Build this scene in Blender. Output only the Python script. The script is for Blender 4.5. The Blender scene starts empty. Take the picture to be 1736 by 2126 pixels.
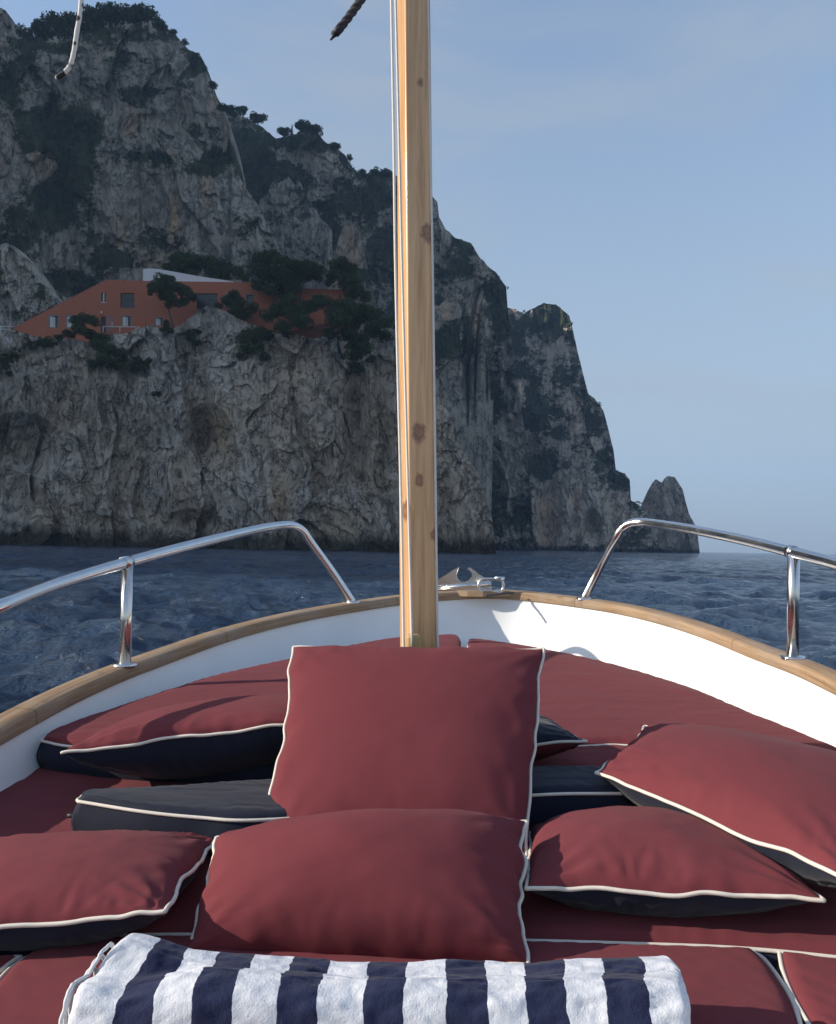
import bpy, math, random
import numpy as np
from mathutils import Matrix, Vector, Euler
from mathutils.geometry import tessellate_polygon
R = math.radians
random.seed(7)
SC = bpy.context.scene
COL = SC.collection

# ------------------------------------------------------------------ camera
# reference measurements are on a 1736 x 2126 grid
F = 1736.0; CX = 868.0; CY = 1063.0
EYE = Vector((0, 0, 1.4))
PITCH = math.atan((1136 - CY) / F)
YAW = math.atan((980 - CX) / F)            # boat axis lies right of the view axis
ROLL = R(1.1)                              # the boat heels a little
CAMB = Matrix.Rotation(YAW, 4, 'Z') @ Matrix.Rotation(R(90) + PITCH, 4, 'X')   # in the boat's frame
HEEL = Matrix.Rotation(-ROLL, 4, 'Y')
BOAT = Matrix.Translation(EYE) @ HEEL      # boat frame (eye at its origin) -> world
cam_d = bpy.data.cameras.new("camera"); cam = bpy.data.objects.new("camera", cam_d)
COL.objects.link(cam); SC.camera = cam
cam.matrix_world = BOAT @ CAMB
cam_d.sensor_fit = 'HORIZONTAL'; cam_d.sensor_width = 36; cam_d.lens = 36
cam_d.clip_start = 0.05; cam_d.clip_end = 30000

# ------------------------------------------------------------------ light
SUN_EL = 22.5; SUN_AZ = 262.0              # azimuth clockwise from +Y (ahead): 270 = left
w = bpy.data.worlds.new("World"); SC.world = w; w.use_nodes = True
nt = w.node_tree; bg = nt.nodes['Background']
sky = nt.nodes.new('ShaderNodeTexSky'); sky.sky_type = 'NISHITA'; sky.sun_disc = False
sky.sun_elevation = R(SUN_EL); sky.sun_rotation = R(SUN_AZ)
sky.air_density = 1.0; sky.dust_density = 1.0; sky.ozone_density = 2.0; sky.altitude = 0
tcw = nt.nodes.new('ShaderNodeTexCoord'); spw = nt.nodes.new('ShaderNodeSeparateXYZ'); nt.links.new(tcw.outputs['Generated'], spw.inputs[0])
rw = nt.nodes.new('ShaderNodeValToRGB'); nt.links.new(spw.outputs[2], rw.inputs[0])
rw.color_ramp.elements[0].position = 0.0; rw.color_ramp.elements[0].color = (.85, .85, .85, 1)
rw.color_ramp.elements[1].position = 0.62; rw.color_ramp.elements[1].color = (0, 0, 0, 1)
mxw = nt.nodes.new('ShaderNodeMix'); mxw.data_type = 'RGBA'; nt.links.new(rw.outputs[0], mxw.inputs[0]); nt.links.new(sky.outputs[0], mxw.inputs[6])
mxw.inputs[7].default_value = (1.78, 1.86, 1.84, 1)                      # hazy air low over the sea
mpw = nt.nodes.new('ShaderNodeMapping'); mpw.inputs['Scale'].default_value = (1.0, 1.0, 2.6); mpw.inputs['Rotation'].default_value = (0, R(24), 0); nt.links.new(tcw.outputs['Generated'], mpw.inputs[0])
nw = nt.nodes.new('ShaderNodeTexNoise'); nw.inputs['Scale'].default_value = 2.4; nw.inputs['Detail'].default_value = 7; nw.inputs['Distortion'].default_value = .8; nt.links.new(mpw.outputs[0], nw.inputs['Vector'])
rc = nt.nodes.new('ShaderNodeValToRGB'); nt.links.new(nw.outputs[0], rc.inputs[0])
rc.color_ramp.elements[0].position = 0.45; rc.color_ramp.elements[0].color = (0, 0, 0, 1); rc.color_ramp.elements[1].position = 0.75; rc.color_ramp.elements[1].color = (.75, .75, .75, 1)
mxc = nt.nodes.new('ShaderNodeMix'); mxc.data_type = 'RGBA'; nt.links.new(rc.outputs[0], mxc.inputs[0]); nt.links.new(mxw.outputs[2], mxc.inputs[6])
mxc.inputs[7].default_value = (2.0, 2.12, 2.15, 1)                      # thin high cloud
nt.links.new(mxc.outputs[2], bg.inputs[0]); bg.inputs[1].default_value = 0.15
sl = bpy.data.lights.new("sun", 'SUN'); sun = bpy.data.objects.new("sun", sl); COL.objects.link(sun)
sl.energy = 5.0; sl.angle = R(0.5); sl.color = (1.0, 0.90, 0.76)
a, e = R(SUN_AZ), R(SUN_EL)
SD = Vector((math.sin(a) * math.cos(e), math.cos(a) * math.cos(e), math.sin(e)))
sun.rotation_euler = SD.to_track_quat('Z', 'Y').to_euler()
SC.view_settings.view_transform = 'Standard'; SC.view_settings.look = 'None'
SC.view_settings.exposure = 0.66; SC.view_settings.gamma = 1.0
SC.cycles.volume_bounces = 1

# ------------------------------------------------------------------ helpers
M3 = np.array((BOAT @ CAMB).to_3x3()); MB3 = np.array(CAMB.to_3x3())
BM = np.array(BOAT)
def wray(x, y):                            # world ray, unit depth along the view axis
    x = np.asarray(x, float); y = np.asarray(y, float)
    d = np.stack([(x - CX) / F, (CY - y) / F, -np.ones_like(x)], -1)
    return d @ M3.T
def wp(x, y, D): return np.array(EYE) + wray(x, y) * np.asarray(D, float)[..., None]
def bray(x, y): return MB3 @ np.array([(x - CX) / F, (CY - y) / F, -1.0])
def bp(x, y, Y): r = bray(x, y); return r * (Y / r[1])            # boat frame point at distance Y
def bpl(x, y, a0, b0): r = bray(x, y); return r * (a0 / (r[2] - b0 * r[1]))   # on the plane z = a0 + b0*Y
def b2w(P): P = np.asarray(P, float); return P @ BM[:3, :3].T + BM[:3, 3]

def tag(o, label=None, cat=None, group=None, kind=None):
    if label: o['label'] = label
    if cat: o['category'] = cat
    if group: o['group'] = group
    if kind: o['kind'] = kind
    return o
def empty(name, loc):
    o = bpy.data.objects.new(name, None); COL.objects.link(o); o.location = Vector([float(c) for c in loc])
    o.empty_display_size = 0.1; return o
def mesh_np(name, V, F_, mat, parent=None, smooth=True, mats=None, fm=None, attrs=None, origin=None, tris=False):
    """V (n,3) world; F_ (m,k) int array or list of lists; origin for top-level meshes"""
    me = bpy.data.meshes.new(name)
    V = np.asarray(V, float)
    off = np.zeros(3)
    if parent is not None: off = np.array(parent.matrix_world.translation) if False else np.array(root_loc(parent))
    elif origin is not None: off = np.array(origin, float)
    Vl = (V - off).astype(np.float32)
    if isinstance(F_, np.ndarray):
        k = F_.shape[1]; n = len(F_)
        me.vertices.add(len(Vl)); me.vertices.foreach_set('co', Vl.ravel())
        me.loops.add(n * k); me.loops.foreach_set('vertex_index', F_.astype(np.int32).ravel())
        me.polygons.add(n); me.polygons.foreach_set('loop_start', np.arange(0, n * k, k, dtype=np.int32))
        try: me.polygons.foreach_set('loop_total', np.full(n, k, np.int32))
        except Exception: pass
    else:
        me.from_pydata([tuple(map(float, v)) for v in Vl], [], F_)
    if smooth: me.polygons.foreach_set('use_smooth', np.ones(len(me.polygons), bool))
    for m in (mats or [mat]): me.materials.append(m)
    if fm is not None: me.polygons.foreach_set('material_index', np.asarray(fm, np.int32))
    if attrs:
        for an, av in attrs.items():
            at = me.attributes.new(an, 'FLOAT', 'POINT'); at.data.foreach_set('value', np.asarray(av, np.float32).ravel())
    me.update(calc_edges=True); me.validate()
    o = bpy.data.objects.new(name, me); COL.objects.link(o)
    if parent is not None: o.parent = parent
    else: o.location = Vector([float(c) for c in off])
    return o
def root_loc(o):
    l = Vector((0, 0, 0))
    while o is not None: l += o.location; o = o.parent
    return l
def grid_faces(n, m, close_n=False, close_m=False, flip=False):
    i = np.arange(n if close_n else n - 1); j = np.arange(m if close_m else m - 1)
    I, J = np.meshgrid(i, j, indexing='ij'); I2 = (I + 1) % n; J2 = (J + 1) % m
    f = np.stack([I * m + J, I2 * m + J, I2 * m + J2, I * m + J2], -1).reshape(-1, 4)
    return f[:, ::-1].copy() if flip else f
class MB:
    def __init__(s): s.v = []; s.f = []; s.n = 0
    def add(s, V, Fc):
        V = np.asarray(V, float).reshape(-1, 3)
        s.v.append(V); s.f += [[int(i) + s.n for i in f] for f in Fc]; s.n += len(V)
    def box(s, c, sz, ax=None):
        ax = np.eye(3) if ax is None else np.asarray(ax, float)
        P = [np.array(c) + sum(ax[k] * sz[k] * 0.5 * sg[k] for k in range(3)) for sg in
             [(-1,-1,-1),(1,-1,-1),(1,1,-1),(-1,1,-1),(-1,-1,1),(1,-1,1),(1,1,1),(-1,1,1)]]
        s.add(P, [[0,3,2,1],[4,5,6,7],[0,1,5,4],[1,2,6,5],[2,3,7,6],[3,0,4,7]])
    def prism(s, poly, d):                 # poly list of 3D points, d extrusion vector
        n = len(poly); P = [np.array(p, float) for p in poly]; Q = [p + np.array(d) for p in P]
        tr = tessellate_polygon([[Vector(p) for p in P]])
        s.add(P + Q, [list(t) for t in tr] + [[t[2] + n, t[1] + n, t[0] + n] for t in tr] +
              [[i, (i + 1) % n, (i + 1) % n + n, i + n] for i in range(n)])
    def build(s, name, mat, parent=None, smooth=False, origin=None):
        return mesh_np(name, np.concatenate(s.v), s.f, mat, parent, smooth, origin=origin)
def cr(pts, n=8, closed=False):            # catmull-rom through points (any dimension)
    P = np.asarray(pts, float); k = len(P); out = []
    for i in range(k if closed else k - 1):
        p0 = P[(i - 1) % k] if (closed or i > 0) else 2 * P[0] - P[1]
        p1 = P[i]; p2 = P[(i + 1) % k]
        p3 = P[(i + 2) % k] if (closed or i + 2 < k) else 2 * P[-1] - P[-2]
        for t in np.arange(n) / n:
            out.append(0.5 * (2*p1 + (p2-p0)*t + (2*p0-5*p1+4*p2-p3)*t*t + (3*p1-p0-3*p2+p3)*t**3))
    if not closed: out.append(P[-1])
    return np.array(out)
def resample(P, n):
    P = np.asarray(P, float); L = np.r_[0, np.cumsum(np.linalg.norm(np.diff(P, axis=0), axis=1))]
    t = np.linspace(0, L[-1], n); return np.stack([np.interp(t, L, P[:, k]) for k in range(P.shape[1])], -1)
def tube_mesh(P, r, seg=12, closed=False, cap=True):
    P = np.asarray(P, float); n = len(P)
    T = (np.roll(P, -1, 0) - np.roll(P, 1, 0)) if closed else np.gradient(P, axis=0)
    T /= np.linalg.norm(T, axis=1)[:, None] + 1e-12
    up = np.array([0, 0, 1.0]) if abs(T[0][2]) < 0.9 else np.array([1.0, 0, 0])
    U = np.cross(T[0], up); U /= np.linalg.norm(U); V = []
    rr = np.broadcast_to(np.asarray(r, float), (n,))
    for i in range(n):
        U = U - T[i] * U.dot(T[i]); U /= np.linalg.norm(U); W = np.cross(T[i], U)
        a_ = np.linspace(0, 2 * np.pi, seg, endpoint=False)
        V.append(P[i] + rr[i] * (np.cos(a_)[:, None] * U + np.sin(a_)[:, None] * W))
    V = np.array(V).reshape(-1, 3)
    Fc = grid_faces(n, seg, close_n=closed, close_m=True).tolist()
    if cap and not closed: Fc += [list(range(seg)), [(n - 1) * seg + k for k in range(seg)][::-1]]
    return V, Fc
def tube(name, P, r, mat, parent=None, seg=12, closed=False, origin=None):
    V, Fc = tube_mesh(P, r, seg, closed)
    return mesh_np(name, V, Fc, mat, parent, True, origin=origin)

# numpy noise
def _h(ix, iy, iz, s):
    n = (ix.astype(np.int64) * 374761393 + iy.astype(np.int64) * 668265263 + iz.astype(np.int64) * 2147483647 + s * 1274126177) & 0xFFFFFFFF
    n = ((n ^ (n >> 13)) * 1274126177) & 0xFFFFFFFF
    n = ((n ^ (n >> 16)) * 2246822519) & 0xFFFFFFFF
    return ((n ^ (n >> 15)) & 0xFFFFFF) / float(0xFFFFFF)
def vn(x, y, z=None, s=0):
    x = np.asarray(x, float); y = np.asarray(y, float); z = np.zeros_like(x) if z is None else z
    xi, yi, zi = np.floor(x), np.floor(y), np.floor(z); fx, fy, fz = x - xi, y - yi, z - zi
    q = lambda t: t * t * t * (t * (t * 6 - 15) + 10)
    fx, fy, fz = q(fx), q(fy), q(fz); r = 0
    for a_ in (0, 1):
        for b_ in (0, 1):
            for c_ in (0, 1):
                r = r + _h(xi + a_, yi + b_, zi + c_, s) * (fx if a_ else 1 - fx) * (fy if b_ else 1 - fy) * (fz if c_ else 1 - fz)
    return r * 2 - 1
def fbm(x, y, z=None, o=4, s=0, g=0.5):
    r = 0; am = 1; f = 1.0; t = 0
    for k in range(o):
        r = r + am * vn(x * f + 17.3 * k, y * f - 9.1 * k, None if z is None else z * f, s + k); t += am; am *= g; f *= 2.03
    return r / t
def rdg(x, y, o=4, s=0):
    r = 0; am = 1.0; t = 0; f = 1.0
    for k in range(o):
        r = r + am * (1 - np.abs(vn(x * f + 3.1 * k, y * f, s=s + k)) * 1.6) ; t += am; am *= .55; f *= 2.1
    return r / t
def facet(x, y, s=0, tilt=0.9):
    """angular blocks: each cell its own height and tilt; also returns closeness to a crack"""
    xi, yi = np.floor(x), np.floor(y); best = np.full(x.shape, 9.0); sec = np.full(x.shape, 9.0); val = np.zeros(x.shape); z0 = np.zeros(x.shape)
    for a_ in (-1, 0, 1):
        for b_ in (-1, 0, 1):
            cx, cy = xi + a_, yi + b_
            px = cx + 0.1 + 0.8 * _h(cx, cy, z0, s); py = cy + 0.1 + 0.8 * _h(cx, cy, z0, s + 1)
            dx, dy = x - px, y - py; d = dx * dx + dy * dy
            v = (_h(cx, cy, z0, s + 2) - 0.5) + tilt * (dx * (_h(cx, cy, z0, s + 3) - 0.5) * 2 + dy * (_h(cx, cy, z0, s + 4) - 0.5) * 2)
            nb = d < best
            sec = np.where(nb, best, np.minimum(sec, d)); val = np.where(nb, v, val); best = np.where(nb, d, best)
    return val, np.sqrt(sec) - np.sqrt(best)

# ------------------------------------------------------------------ materials
class Mat:
    def __init__(s, name, rough=0.7, spec=None, metal=0.0):
        s.m = bpy.data.materials.new(name); s.m.use_nodes = True; s.t = s.m.node_tree
        s.b = s.t.nodes['Principled BSDF']; s.b.inputs['Roughness'].default_value = rough
        s.b.inputs['Metallic'].default_value = metal
        if spec is not None: s.b.inputs['Specular IOR Level'].default_value = spec
    def n(s, typ, **kw):
        nd = s.t.nodes.new(typ)
        for k, v in kw.items():
            if k in nd.inputs.keys(): nd.inputs[k].default_value = v
            else: setattr(nd, k, v)
        return nd
    def l(s, a_, b_): s.t.links.new(a_, b_)
    def coord(s, scale=(1, 1, 1), rot=(0, 0, 0), kind='Object'):
        tc = s.n('ShaderNodeTexCoord'); mp = s.n('ShaderNodeMapping')
        mp.inputs['Scale'].default_value = scale; mp.inputs['Rotation'].default_value = rot
        s.l(tc.outputs[kind], mp.inputs[0]); return mp.outputs[0]
    def noise(s, co, scale, detail=6, rough=0.55, dist=0.0):
        nd = s.n('ShaderNodeTexNoise'); nd.inputs['Scale'].default_value = scale; nd.inputs['Detail'].default_value = detail
        nd.inputs['Roughness'].default_value = rough; nd.inputs['Distortion'].default_value = dist
        s.l(co, nd.inputs['Vector']); return nd.outputs[0]
    def ramp(s, fac, stops):
        nd = s.n('ShaderNodeValToRGB'); cr_ = nd.color_ramp
        while len(cr_.elements) < len(stops): cr_.elements.new(0.5)
        for e_, (p, c) in zip(cr_.elements, stops):
            e_.position = p; e_.color = (c, c, c, 1) if not hasattr(c, '__len__') else (*c, 1)
        s.l(fac, nd.inputs[0]); return nd.outputs[0]
    def mix(s, fac, a_, b_, mode='MIX'):
        nd = s.n('ShaderNodeMix', data_type='RGBA', blend_type=mode)
        for i, v in ((0, fac), (6, a_), (7, b_)):
            if hasattr(v, 'links'): s.l(v, nd.inputs[i])
            elif i == 0: nd.inputs[0].default_value = v
            else: nd.inputs[i].default_value = (*v, 1)
        return nd.outputs[2]
    def math(s, op, a_, b_=0.0):
        nd = s.n('ShaderNodeMath', operation=op)
        for i, v in ((0, a_), (1, b_)):
            if hasattr(v, 'links'): s.l(v, nd.inputs[i])
            else: nd.inputs[i].default_value = v
        return nd.outputs[0]
    def attr(s, name): nd = s.n('ShaderNodeAttribute'); nd.attribute_name = name; return nd.outputs['Fac']
    def col(s, c):
        if hasattr(c, 'links'): s.l(c, s.b.inputs['Base Color'])
        else: s.b.inputs['Base Color'].default_value = (*c, 1)
    def bump(s, h, strength=0.3, dist=0.01):
        nd = s.n('ShaderNodeBump'); nd.inputs['Strength'].default_value = strength; nd.inputs['Distance'].default_value = dist
        s.l(h, nd.inputs['Height'])
        if s.b.inputs['Normal'].links: s.l(s.b.inputs['Normal'].links[0].from_socket, nd.inputs['Normal'])
        s.l(nd.outputs[0], s.b.inputs['Normal'])

def rock_mat(name, c1, c2, tan, scale=1.0):
    m = Mat(name, 0.92, 0.2)
    co = m.coord((1, 1, 0.45)); cs = m.coord((1, 1, 0.12)); c0 = m.coord()
    big = m.noise(co, 0.035 * scale, 5, 0.6); mid = m.noise(co, 0.22 * scale, 8, 0.7, 0.15); fine = m.noise(c0, 1.1 * scale, 8, 0.75)
    st = m.noise(cs, 0.28 * scale, 6, 0.6, 0.3)
    c = m.mix(m.ramp(mid, [(0.32, 0.0), (0.62, 1.0)]), c1, c2)
    c = m.mix(m.math('MULTIPLY', m.ramp(st, [(0.52, 0.0), (0.66, 1.0)]), 0.55), c, (c1[0]*0.45, c1[1]*0.43, c1[2]*0.42))
    c = m.mix(m.math('MULTIPLY', m.ramp(big, [(0.52, 0.0), (0.68, 1.0)]), 0.5), c, tan)
    c = m.mix(m.attr('tan'), c, tan)
    pk = m.noise(m.coord((1, 1, .4), (0, R(25), 0)), .75 * scale, 5, .6, .3)
    c = m.mix(m.math('MULTIPLY', m.ramp(pk, [(0.35, 1.0), (0.42, 0.0)]), 0.55), c, (0.05, 0.048, 0.042))
    c = m.mix(m.math('MULTIPLY', m.ramp(fine, [(0.34, 1.0), (0.43, 0.0)]), 0.6), c, (0.05, 0.05, 0.042))
    wn = m.n('ShaderNodeTexNoise'); wn.inputs['Scale'].default_value = .5 * scale; wn.inputs['Detail'].default_value = 5; m.l(c0, wn.inputs['Vector'])
    wc = m.n('ShaderNodeVectorMath', operation='MULTIPLY_ADD'); m.l(wn.outputs['Color'], wc.inputs[0]); wc.inputs[1].default_value = (2.2 / scale,) * 3; m.l(co, wc.inputs[2])
    cks = None
    for vs in (.20, .55):
        vo = m.n('ShaderNodeTexVoronoi', feature='DISTANCE_TO_EDGE'); vo.inputs['Scale'].default_value = vs * scale; m.l(wc.outputs[0], vo.inputs['Vector'])
        k_ = m.math('MULTIPLY', m.ramp(vo.outputs['Distance'], [(0.0, 1.0), (0.075, 0.0)]), m.ramp(m.noise(c0, .33 * scale, 4), [(0.44, 0.0), (0.56, 1.0)]))
        cks = k_ if cks is None else m.math('MAXIMUM', cks, k_)
    c = m.mix(m.math('MULTIPLY', cks, .55), c, (0.045, 0.042, 0.038))
    vg = m.math('ADD', m.attr('veg'), m.math('MULTIPLY', m.math('SUBTRACT', fine, 0.5), 0.9))
    c = m.mix(m.ramp(vg, [(0.46, 0.0), (0.56, 1.0)]), c, m.mix(m.ramp(mid, [(.35, 0.), (.65, 1.)]), (0.016, 0.026, 0.010), (0.09, 0.10, 0.045)))
    # wet dark algae band at the water line
    g = m.n('ShaderNodeNewGeometry'); sp = m.n('ShaderNodeSeparateXYZ'); m.l(g.outputs['Position'], sp.inputs[0])
    wz = m.math('ADD', sp.outputs[2], m.math('MULTIPLY', m.math('SUBTRACT', mid, 0.5), -9.0))
    c = m.mix(m.ramp(m.math('MULTIPLY', wz, 0.2), [(0.35, 0.9), (0.9, 0.0)]), c, (0.03, 0.027, 0.022))
    m.col(c); m.bump(mid, 0.7, 1.2 / scale); m.bump(fine, .8, 0.4 / scale); m.bump(m.math('SUBTRACT', 1.0, cks), .8, .5 / scale)
    return m.m
ROCK = rock_mat('limestone', (0.44, 0.385, 0.325), (0.64, 0.57, 0.485), (0.52, 0.38, 0.24))
ROCK_FAR = rock_mat('far_limestone', (0.34, 0.29, 0.23), (0.49, 0.43, 0.345), (0.60, 0.40, 0.23), 0.6)
ROCK_PALE = rock_mat('pale_headland_rock', (0.44, 0.375, 0.30), (0.60, 0.52, 0.42), (0.78, 0.58, 0.41), 0.5)
def leaf_mat(name, a_, b_):
    m = Mat(name, 0.75, 0.25); co = m.coord()
    m.col(m.mix(m.ramp(m.noise(co, 0.7, 3), [(0.35, 0.0), (0.65, 1.0)]), a_, b_)); return m.m
LEAF = leaf_mat('pine_foliage', (0.022, 0.042, 0.012), (0.06, 0.085, 0.028))
LEAF2 = leaf_mat('scrub_foliage', (0.028, 0.042, 0.014), (0.08, 0.09, 0.035))
m_ = Mat('bark', 0.9); m_.col(m_.mix(m_.noise(m_.coord(), 2.0), (0.05, 0.035, 0.025), (0.14, 0.10, 0.07))); BARK = m_.m

def fabric(name, c, dark, rough=0.95, sheen=0.25, fade=0.35, fadec=(0.4, 0.2, 0.2)):
    m = Mat(name, rough, 0.06); co = m.coord()
    big = m.noise(co, 3.0, 4, 0.6); mid = m.noise(co, 11.0, 6, 0.6, 0.5); fn = m.noise(co, 900.0, 2, 0.5)
    k = m.mix(m.ramp(big, [(0.3, 0.0), (0.7, 1.0)]), dark, c)
    k = m.mix(m.math('MULTIPLY', m.ramp(mid, [(0.55, 0.0), (0.8, 1.0)]), fade), k, fadec)
    m.col(k); m.b.inputs['Sheen Weight'].default_value = sheen; m.b.inputs['Sheen Roughness'].default_value = 0.5
    m.bump(m.noise(co, 5.0, 4, 0.5, 0.4), 0.05, 0.012); m.bump(fn, 0.35, 0.0006)
    return m.m
MAROON = fabric('maroon_canvas', (0.168, 0.041, 0.048), (0.155, 0.037, 0.044), .95, .03, fade=0.22, fadec=(0.20, 0.060, 0.066))
NAVY = fabric('navy_canvas', (0.020, 0.024, 0.042), (0.014, 0.017, 0.030), 0.6, 0.1, 0.2, (0.04, 0.05, 0.07))
m_ = Mat('cream_piping', 0.7); m_.col(m_.mix(m_.noise(m_.coord(), 40), (0.62, 0.55, 0.46), (0.78, 0.72, 0.64))); CREAM = m_.m
m_ = Mat('white_gelcoat', 0.28, 0.5); co = m_.coord()
m_.col(m_.mix(m_.ramp(m_.noise(co, 3.0, 6), [(0.35, 0.0), (0.75, 1.0)]), (0.82, 0.83, 0.84), (0.74, 0.75, 0.75)))
m_.bump(m_.noise(co, 2.2, 2), 0.15, 0.01); GEL = m_.m
def teak():
    m = Mat('weathered_teak', 0.7, 0.3); co = m.coord((1, 1, 1)); u = m.attr('along'); v = m.attr('across')
    cb = m.n('ShaderNodeCombineXYZ'); m.l(m.math('MULTIPLY', u, 2.2), cb.inputs[0]); m.l(m.math('MULTIPLY', v, 60.0), cb.inputs[1])
    gr = m.noise(cb.outputs[0], 1.6, 6, 0.65, 0.3); pt = m.noise(co, 5.0, 5)
    c = m.mix(m.ramp(gr, [(0.3, 0.0), (0.7, 1.0)]), (0.20, 0.125, 0.07), (0.42, 0.29, 0.18))
    c = m.mix(m.math('MULTIPLY', m.ramp(pt, [(0.45, 0.0), (0.7, 1.0)]), 0.5), c, (0.36, 0.31, 0.26))
    c = m.mix(m.math('MULTIPLY', m.ramp(m.noise(co, 14.0, 4), [(0.62, 0.0), (0.74, 1.0)]), 0.5), c, (0.08, 0.055, 0.035))
    sc = m.n('ShaderNodeMath', operation='FRACT'); m.l(m.math('MULTIPLY', u, 0.9), sc.inputs[0])
    c = m.mix(m.ramp(sc.outputs[0], [(0.0, 0.8), (0.007, 0.0)]), c, (0.05, 0.035, 0.025))
    m.col(c); m.bump(gr, 0.4, 0.002); return m.m
TEAK = teak()
def steel():
    m = Mat('polished_steel', 0.16, 0.5, 1.0); co = m.coord()
    m.col(m.mix(m.noise(co, 30, 5), (0.62, 0.61, 0.60), (0.78, 0.77, 0.76)))
    m.l(m.ramp(m.noise(co, 9, 4), [(0.35, 0.16), (0.75, 0.30)]), m.b.inputs['Roughness']); m.b.inputs['Roughness'].default_value = .2; return m.m
STEEL = steel()
def plain(name, c, rough=0.6, c2=None, sc=4.0, metal=0.0):
    m = Mat(name, rough, None, metal); m.col(m.mix(m.noise(m.coord(), sc, 6), c, c2 or tuple(k * 0.75 for k in c))); return m.m

# ------------------------------------------------------------------ sea
def make_sea():
    th = np.concatenate([np.linspace(-180, -34, 60, endpoint=False), np.linspace(-34, 38, 760, endpoint=False), np.linspace(38, 180, 60)])
    r = [0.02, 1.2, 2.0]
    while r[-1] < 5800: r.append(r[-1] * (1.010 if r[-1] < 6 else 1.0052 if r[-1] < 170 else 1.03))
    r = np.array(r); TH, RR = np.meshgrid(np.radians(th), r, indexing='ij')
    X = np.sin(TH) * RR; Y = np.cos(TH) * RR
    rng = np.random.RandomState(3); Z = np.zeros_like(X); HX = np.zeros_like(X); HY = np.zeros_like(X)
    wx = X + 1.5 * fbm(X * 0.08, Y * 0.08, o=2, s=5); wy = Y + 1.5 * fbm(X * 0.08 + 40, Y * 0.08, o=2, s=9)
    for k in range(34):
        lam = 0.45 * (1.16 ** k) * rng.uniform(0.9, 1.1)
        if lam > 14: break
        dr = R(205) + rng.normal(0, 0.75); kx, ky = math.sin(dr), math.cos(dr); kk = 2 * math.pi / lam
        am = 0.0215 * lam ** 0.70 * (0.32 if lam > 5 else 0.6 if lam > 2.6 else 1.0); ph = rng.uniform(0, 6.28)
        fade = np.clip(1.0 - (RR * 0.0060 * 3.2 / lam - 0.6), 0, 1)
        g1, g2 = rng.uniform(0, 6.28, 2); q_ = 6.28 / (lam * 7); grp = 0.75 + 0.7 * np.sin(q_ * (X * math.cos(g1) + Y * math.sin(g1)) + g2) * np.sin(q_ * 1.3 * (Y * math.cos(g1) - X * math.sin(g1)) + g1)
        A = am * fade * grp; arg = kk * (kx * wx + ky * wy) + ph
        Z += A * np.cos(arg); HX -= 0.8 * A * kx * np.sin(arg); HY -= 0.8 * A * ky * np.sin(arg)
    calm = np.clip((RR - 1.2) / 3.0, 0, 1)
    Z *= calm; Z -= np.clip((RR-0)/3,0,0)
    V = np.stack([X + HX * calm, Y + HY * calm, Z], -1)
    m = Mat('sea_water', 0.16, 0.5); m.b.inputs['IOR'].default_value = 1.333
    co = m.coord((1, 1, 1), kind='Object')
    n1 = m.noise(co, 1.7, 8, 0.62, 0.4); n2 = m.noise(m.coord((1, 0.6, 1)), 0.35, 6, 0.6, 0.3)
    pt = m.ramp(m.noise(m.coord((.30, 1, 1)), 0.16, 7, .65, .5), [(.40, 0.0), (.60, 1.0)])
    m.col(m.mix(pt, (0.016, 0.038, 0.082), (0.056, 0.098, 0.165))); m.l(m.ramp(pt, [(0, .05), (1, .16)]), m.b.inputs['Roughness'])
    m.bump(n2, 1.0, 1.2); m.bump(n1, 1.0, 0.45); m.bump(m.noise(co, 7.0, 4, .6), .8, .05)
    o = mesh_np('sea', V.reshape(-1, 3), grid_faces(len(th), len(r), flip=True), m.m)
    return tag(o, kind='structure')
make_sea()

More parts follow.
